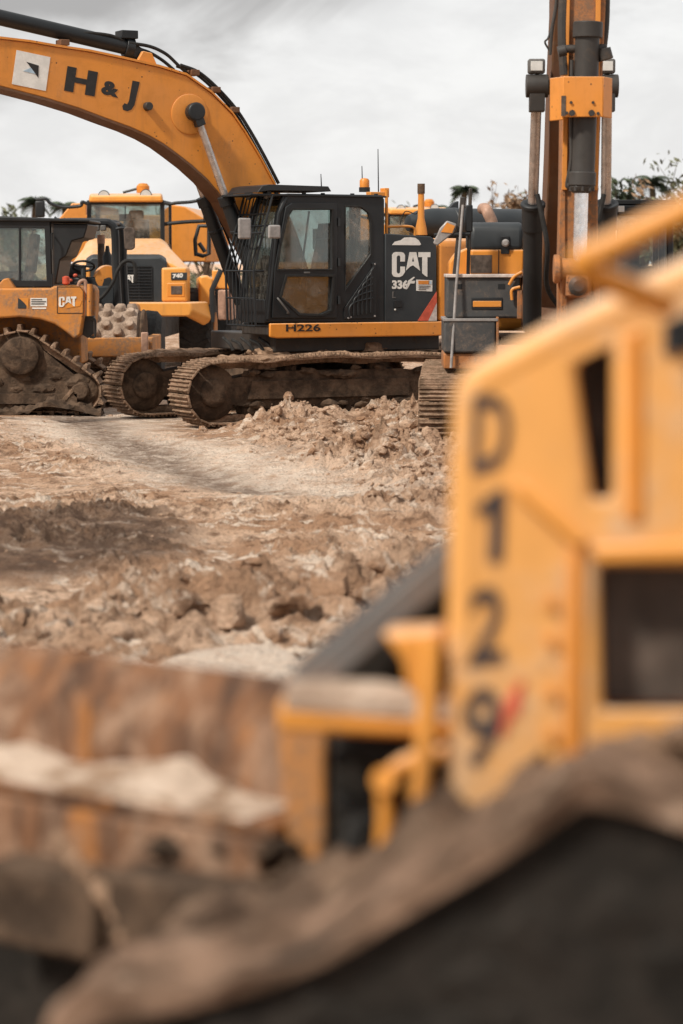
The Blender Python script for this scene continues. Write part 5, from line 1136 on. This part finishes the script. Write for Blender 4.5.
decal_poly('red_mark', [[(0, 0), (.3, .1), (.5, .5), (.7, .2), (1, 1), (.5, .9), (.2, .7)]], on_y(F6, YH+.002, (500, 738), (524, 725), (500, 692)), M['red'], ho)
# front radiator guard edge and dark nose interior
nose = hl([(330, 930), (330, 640), (372, 625), (446, 560), (446, 930)], .2)
MB().prism(nose, -.5, .2).build('nose_frame', M['shade'], fd, .02)  # near-black colour stands in for the shadow between lift arm and push arm
tp_ = [h3(466, 660, YH-.034), h3(473, 402, YH-.034), h3(475, 393, YH-.034), h3(481, 384, YH-.034), h3(492, 377, YH-.034)]+[h3(a, 263-(a-683)*.4775+18, YH-.034) for a in (560, 640, 683, 800, 1000, 1150)]
MB().tube(tp_, .038, 16).build('edge_roll', M['near'], ho)
# handrail: upper tube sweeping up to the right, bent back to the hood
MB().tube(spline([h3(900, 112, 1.0), h3(683, 211, 1.0), h3(610, 246, 1.0), h3(584, 259, 1.0), h3(590, 272, .97), h3(636, 292, .8), h3(664, 304, .6)], 6), .023, 14).build('handrail', M['nearm'], fd)
# cab behind the engine, mostly outside the picture
x6 = hood[7][0]
cab6 = MB()
for x in (x6-.02, x6-.9, x6-1.6):
    for y in (-.62, .56): cab6.box(x-.08, x, y, y+.08, 1.0, 3.0)
cab6.box(x6-1.7, x6+.02, -.66, .68, 3.0, 3.1).box(x6-1.7, x6-.001, -.62, .64, .9, 1.9)
c6 = cab6.build('cab', M['black'], fd, .015)
for y in (-.58, .60): MB().box(x6-1.6, x6-.1, y, y+.008, 1.9, 3.0).build('window_pane', M['glass'], c6, smooth=False)
MB().box(x6-1.3, x6-.8, -.28, .28, 1.8, 2.0).box(x6-1.4, x6-1.25, -.26, .26, 1.95, 2.6).build('operator_seat', M['seat'], c6, .04, 3)
# lift arm: grey beam slanting from the hood nose down to the blade
a, b = h3(296, 692, .35), h3(475, 540, .30)
la = MB().obb(a, b, .085, .066, (0, 0, 1)).build('lift_arm', M['arm'], fd, .008)
MB().obb(a+Vector((0, -.01, .038)), b+Vector((0, -.01, .038)), .095, .016, (0, 0, 1)).build('edge_strip', M['steel'], la, .003)
# yellow beam from hull to blade, tow bracket, tube rail
MB().obb(h3(283, 709, .42), h3(470, 718, .42), .12, .068).build('push_arm', M['nearm'], fd, .015)
dirt = crust([(H(455, 705, .42)[0], H(455, 705, .42)[1]+.012), (H(400, 702, .42)[0], H(400, 702, .42)[1]+.012), (H(340, 696, .42)[0], H(340, 696, .42)[1]+.01), (H(290, 692, .42)[0], H(290, 692, .42)[1]+.008)], .355, .485, .022, .03, 3, 8).build('dirt_layer', M['paledirt'], bpy.data.objects['push_arm'])
MB().prism(hl([(384, 628), (446, 624), (446, 642), (432, 652), (430, 690), (412, 690), (406, 655)], .45), .40, .52).build('rail_bracket', M['nearm'], fd, .02, 3)
MB().tube(spline([h3(432, 640, .56), h3(429, 690, .57), h3(425, 745, .58), h3(420, 795, .58), h3(424, 822, .58), h3(436, 831, .58), h3(456, 830, .56)], 6), .019, 12).build('grab_rail', M['nearm'], fd)
MB().tube(spline([h3(456, 752, .5), h3(425, 756, .5), h3(398, 768, .5), h3(386, 786, .5), h3(386, 820, .5), h3(382, 868, .5)], 6), [.017]*31, 12).cyl(h3(384, 780, .44), h3(384, 780, .56), .024).build('tow_hook', M['nearm'], fd)
for pts in ([(335, 760), (360, 752), (400, 760), (440, 752)], [(335, 800), (365, 812), (350, 850), (330, 880)], [(350, 830), (375, 815), (400, 840)]): MB().tube(spline([h3(a, b, .32) for a, b in pts], 6), .02, 8).build('hydraulic_hose', M['rubber'], fd)
# blade, angled; built on its own plane, seen from behind: ribs, ledge with earth on it, lower beam
PR = W(330, 700, 5.2); PL = W(-260, 640, 6.3)
u = Vector((PL.x-PR.x, PL.y-PR.y, 0)); BL = u.length; u.normalize(); nrm = Vector((u.y, -u.x, 0))
if nrm.y > 0: nrm = -nrm
FB = Frame(PR.x, PR.y, 0)
def bw(s_, n_, z): return F6.loc(Vector((PR.x, PR.y, 0))+u*s_+nrm*n_+Vector((0, 0, z)))
def bbox(mb, s0, s1, n0, n1, z0, z1): return mb.add([bw(s, n, z) for s in (s0, s1) for n in (n0, n1) for z in (z0, z1)], [(0, 1, 3, 2), (4, 6, 7, 5), (0, 4, 5, 1), (2, 3, 7, 6), (0, 2, 6, 4), (1, 5, 7, 3)])
def bz(px, py, n_=0.0):                  # (s, z) on the blade plane shifted n_ towards the camera
    o = Vector((PR.x, PR.y, 0))+nrm*n_; d = ray(px, py); t = (o.dot(nrm))/(d.dot(nrm)); p = Vector((0, 0, CAMH))+d*t
    return (p-o).dot(u), p.z
zt6 = PR.z+.01
s0, zA = bz(200, 812, .16)
rows = [(-.10, zt6), (-.02, zt6-.12), (.0, zt6-.3), (-.005, zA-.02), (-.05, zA-.02), (-.03, zt6-.3), (-.05, zt6-.12), (-.13, zt6)]
bl = MB().loft([[bw(s_, n+.006*mnoise.noise(Vector((s_*4, z*5, 2))), z+.01*mnoise.noise(Vector((s_*3, 0, 7)))) for n, z in rows] for s_ in np.linspace(.02, BL, 60)]).build('blade', M['rusty'], fd, .004)
rows = [(-.01, zA-.03), (-.02, zt6-.55), (-.10, zt6-.8), (-.22, zt6-1.2), (-.24, zt6-1.2), (-.13, zt6-.8), (-.06, zt6-.55), (-.05, zA-.03)]
MB().loft([[bw(s_, n, z) for n, z in rows] for s_ in np.linspace(.02, BL, 24)]).build('lower_plate', M['shade'], bl)  # shadow under the blade is put into this near-black colour
lg_ = MB(); bbox(lg_, .03, BL, -.03, .17, zA-.03, zA); lgo = lg_.build('ledge', M['rusty'], bpy.data.objects['blade'], .008)
ld = MB(); rings = []
for k in range(70):
    s_ = .1+(BL-.15)*k/69; row = []
    for j in range(9):
        n_ = -.03+.195*j/8; w_ = mnoise.noise(Vector((s_*5, n_*6, 1)))*.025+mnoise.noise(Vector((s_*16, n_*16, 4)))*.015
        row.append(bw(s_, n_, zA+max(.004, ((.040-.18*n_)+w_*.8+.035*mnoise.noise(Vector((s_*3.4, 0, 9))))*(.35+.65*min(1, max(0, (s_-.15)*4))))))
    row += [bw(s_, .168, zA-.004), bw(s_, -.03, zA-.004)]; rings.append(row)
ld.loft(rings).build('dirt_layer', M['ledge'], lgo)
bm6 = MB(); bbox(bm6, .05, BL, .02, .20, zA-.20, zA-.034); bm6.build('lower_beam', M['rusty'], bpy.data.objects['blade'], .012)
ep = [bw(.0, n, z) for n, z in ((-.14, zt6+.006), (.03, zt6+.006), (.05, zt6-.2), (.07, zA-.02), (.05, zA-.2), (-.03, zA-.36), (-.25, zA-.42))]
ep2 = [p+F6.inv @ (u*.035) for p in ep]
MB().loft([ep, ep2]).build('end_plate', M['near'], fd, .008)
# a broad yellow cheek just inside the end plate
def bpx(px, py, n_): s_, z = bz(px, py, n_); return bw(s_, n_, z)
ckp = [(272, 703), (329, 703), (326, 760), (327, 840), (312, 905), (268, 915), (282, 860), (287, 800)]
MB().loft([[bpx(*q, .06) for q in ckp], [bpx(*q, .12) for q in ckp]]).build('cheek_plate', M['cheek'], fd, .015)
lo6 = MB()
for (x0, y0_, x1, y1_) in ((-10, 880, 100, 940), (110, 905, 300, 945)):
    (sa, za), (sb2, zb2) = bz(x0, y1_, .3), bz(x1, y0_, .3); bbox(lo6, min(sa, sb2), max(sa, sb2), .05, .32, min(za, zb2), max(za, zb2))
lo6.build('trunnion_beam', M['trackd'], fd, .02)
cm6 = MB()
for k in range(140):
    px = rnd.uniform(-40, 290); py = 850+rnd.random()**1.4*(70+.1*max(0, px)); s_, z = bz(px, py, .22)
    cm6.lump(bw(s_, rnd.uniform(.05, .2), z), rnd.uniform(.010, .04), 2, (1.5, 1, .6), .6, k)
cm6.build('caked_mud', M['trackd'], fd)
MB().tube(spline([bpx(*q, .30) for q in ((55, 835), (75, 862), (92, 880), (118, 915), (128, 945), (140, 985))], 6), [.010, .013, .02, .014, .012, .018, .022, .015, .012, .02, .024, .018, .014, .016, .022, .02, .016, .02, .024, .02, .018, .022, .026, .022, .02, .02, .024, .022, .02, .02, .02], 8).build('mud_smear', M['mud'], fd)
bk6 = MB(); bbox(bk6, .1, BL, -.3, -.02, .15, zA-.2); bk6.build('blade_base', M['shade'], bpy.data.objects['blade'])  # dark colour paints the deep shadow beneath the blade
# near crawler track: mud covered run climbing to the high drive sprocket
YT0, YT1 = .90, 1.40
crv = [(46, 1046), (87, 1022), (222, 992), (323, 955), (404, 908), (500, 852), (560, 812), (588, 797), (640, 806), (700, 826), (790, 858), (900, 900)]
CV = [Vector(H(a, b, YT1)) for a, b in crv]
P0, P1, P2 = CV[1], CV[7], CV[10]
d_ = (P1-P0).normalized(); nin = Vector((d_.y, -d_.x)); nin = nin if nin.y < 0 else -nin
lc_ = P0+d_*-.02+nin*.40; pc_ = P1+nin*.44+d_*.12
cs6 = [(pc_.x, pc_.y, .27), (lc_.x, lc_.y, .25), (P2.x, P2.y-.42, .27), (P2.x-1.4, .42, .36), (lc_.x-.1, .42, .3)]
belt(cs6, YT0, YT1-.03, .20, 'single', 0, .012).build('track_belt', M['slope'], fd, .004, 1)
lowf = [(p.x, p.y-.13) for p in CV[1:]]+[(CV[-1].x, .2), (CV[1].x-.1, .2)]
face = [(p.x, p.y+.015) for p in CV[1:]]+[(CV[-1].x, .2), (CV[1].x-.12, .2)]
tfm = MB().prism(face, YT1-.045, YT1-.025).prism(lowf, YT0+.25, YT1-.045)
for k in range(60):
    px = rnd.uniform(120, 700); edge = float(np.interp(px, [q[0] for q in crv], [q[1] for q in crv])); c = h3(px, rnd.uniform(edge+45, max(edge+50, 1080)), YT1-.04); tfm.lump(c, rnd.uniform(.02, .06), 2, (1.4, .5, 1), .3, k)
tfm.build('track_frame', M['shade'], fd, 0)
# earth lying along the climbing run and over the top
ru = sorted([(p.x, p.y+.018) for p in CV], key=lambda p: p[0])
cr6 = crust(ru, YT1-.27, YT1+.012, .02, .055, 8, 18, .02).build('mud_cover', M['cover'], fd)
crust([(a, b-.07) for a, b in ru if a > CV[6].x], YT1-.95, YT1-.22, .03, .13, 5, 26, .02).build('mud_slope', M['slope'], fd)
hp = MB()
for k in range(160):
    px = rnd.uniform(470, 760); top_ = float(np.interp(px, (470, 492, 528, 600, 760), (850, 838, 778, 752, 705)))
    p = h3(px, rnd.uniform(top_+12, max(top_+14, 815)), rnd.uniform(.62, .95)); hp.lump(p, rnd.uniform(.012, .05), 2, (1.5, 1, .7), .5, k)
hp.build('mud_heap', M['mud'], fd)
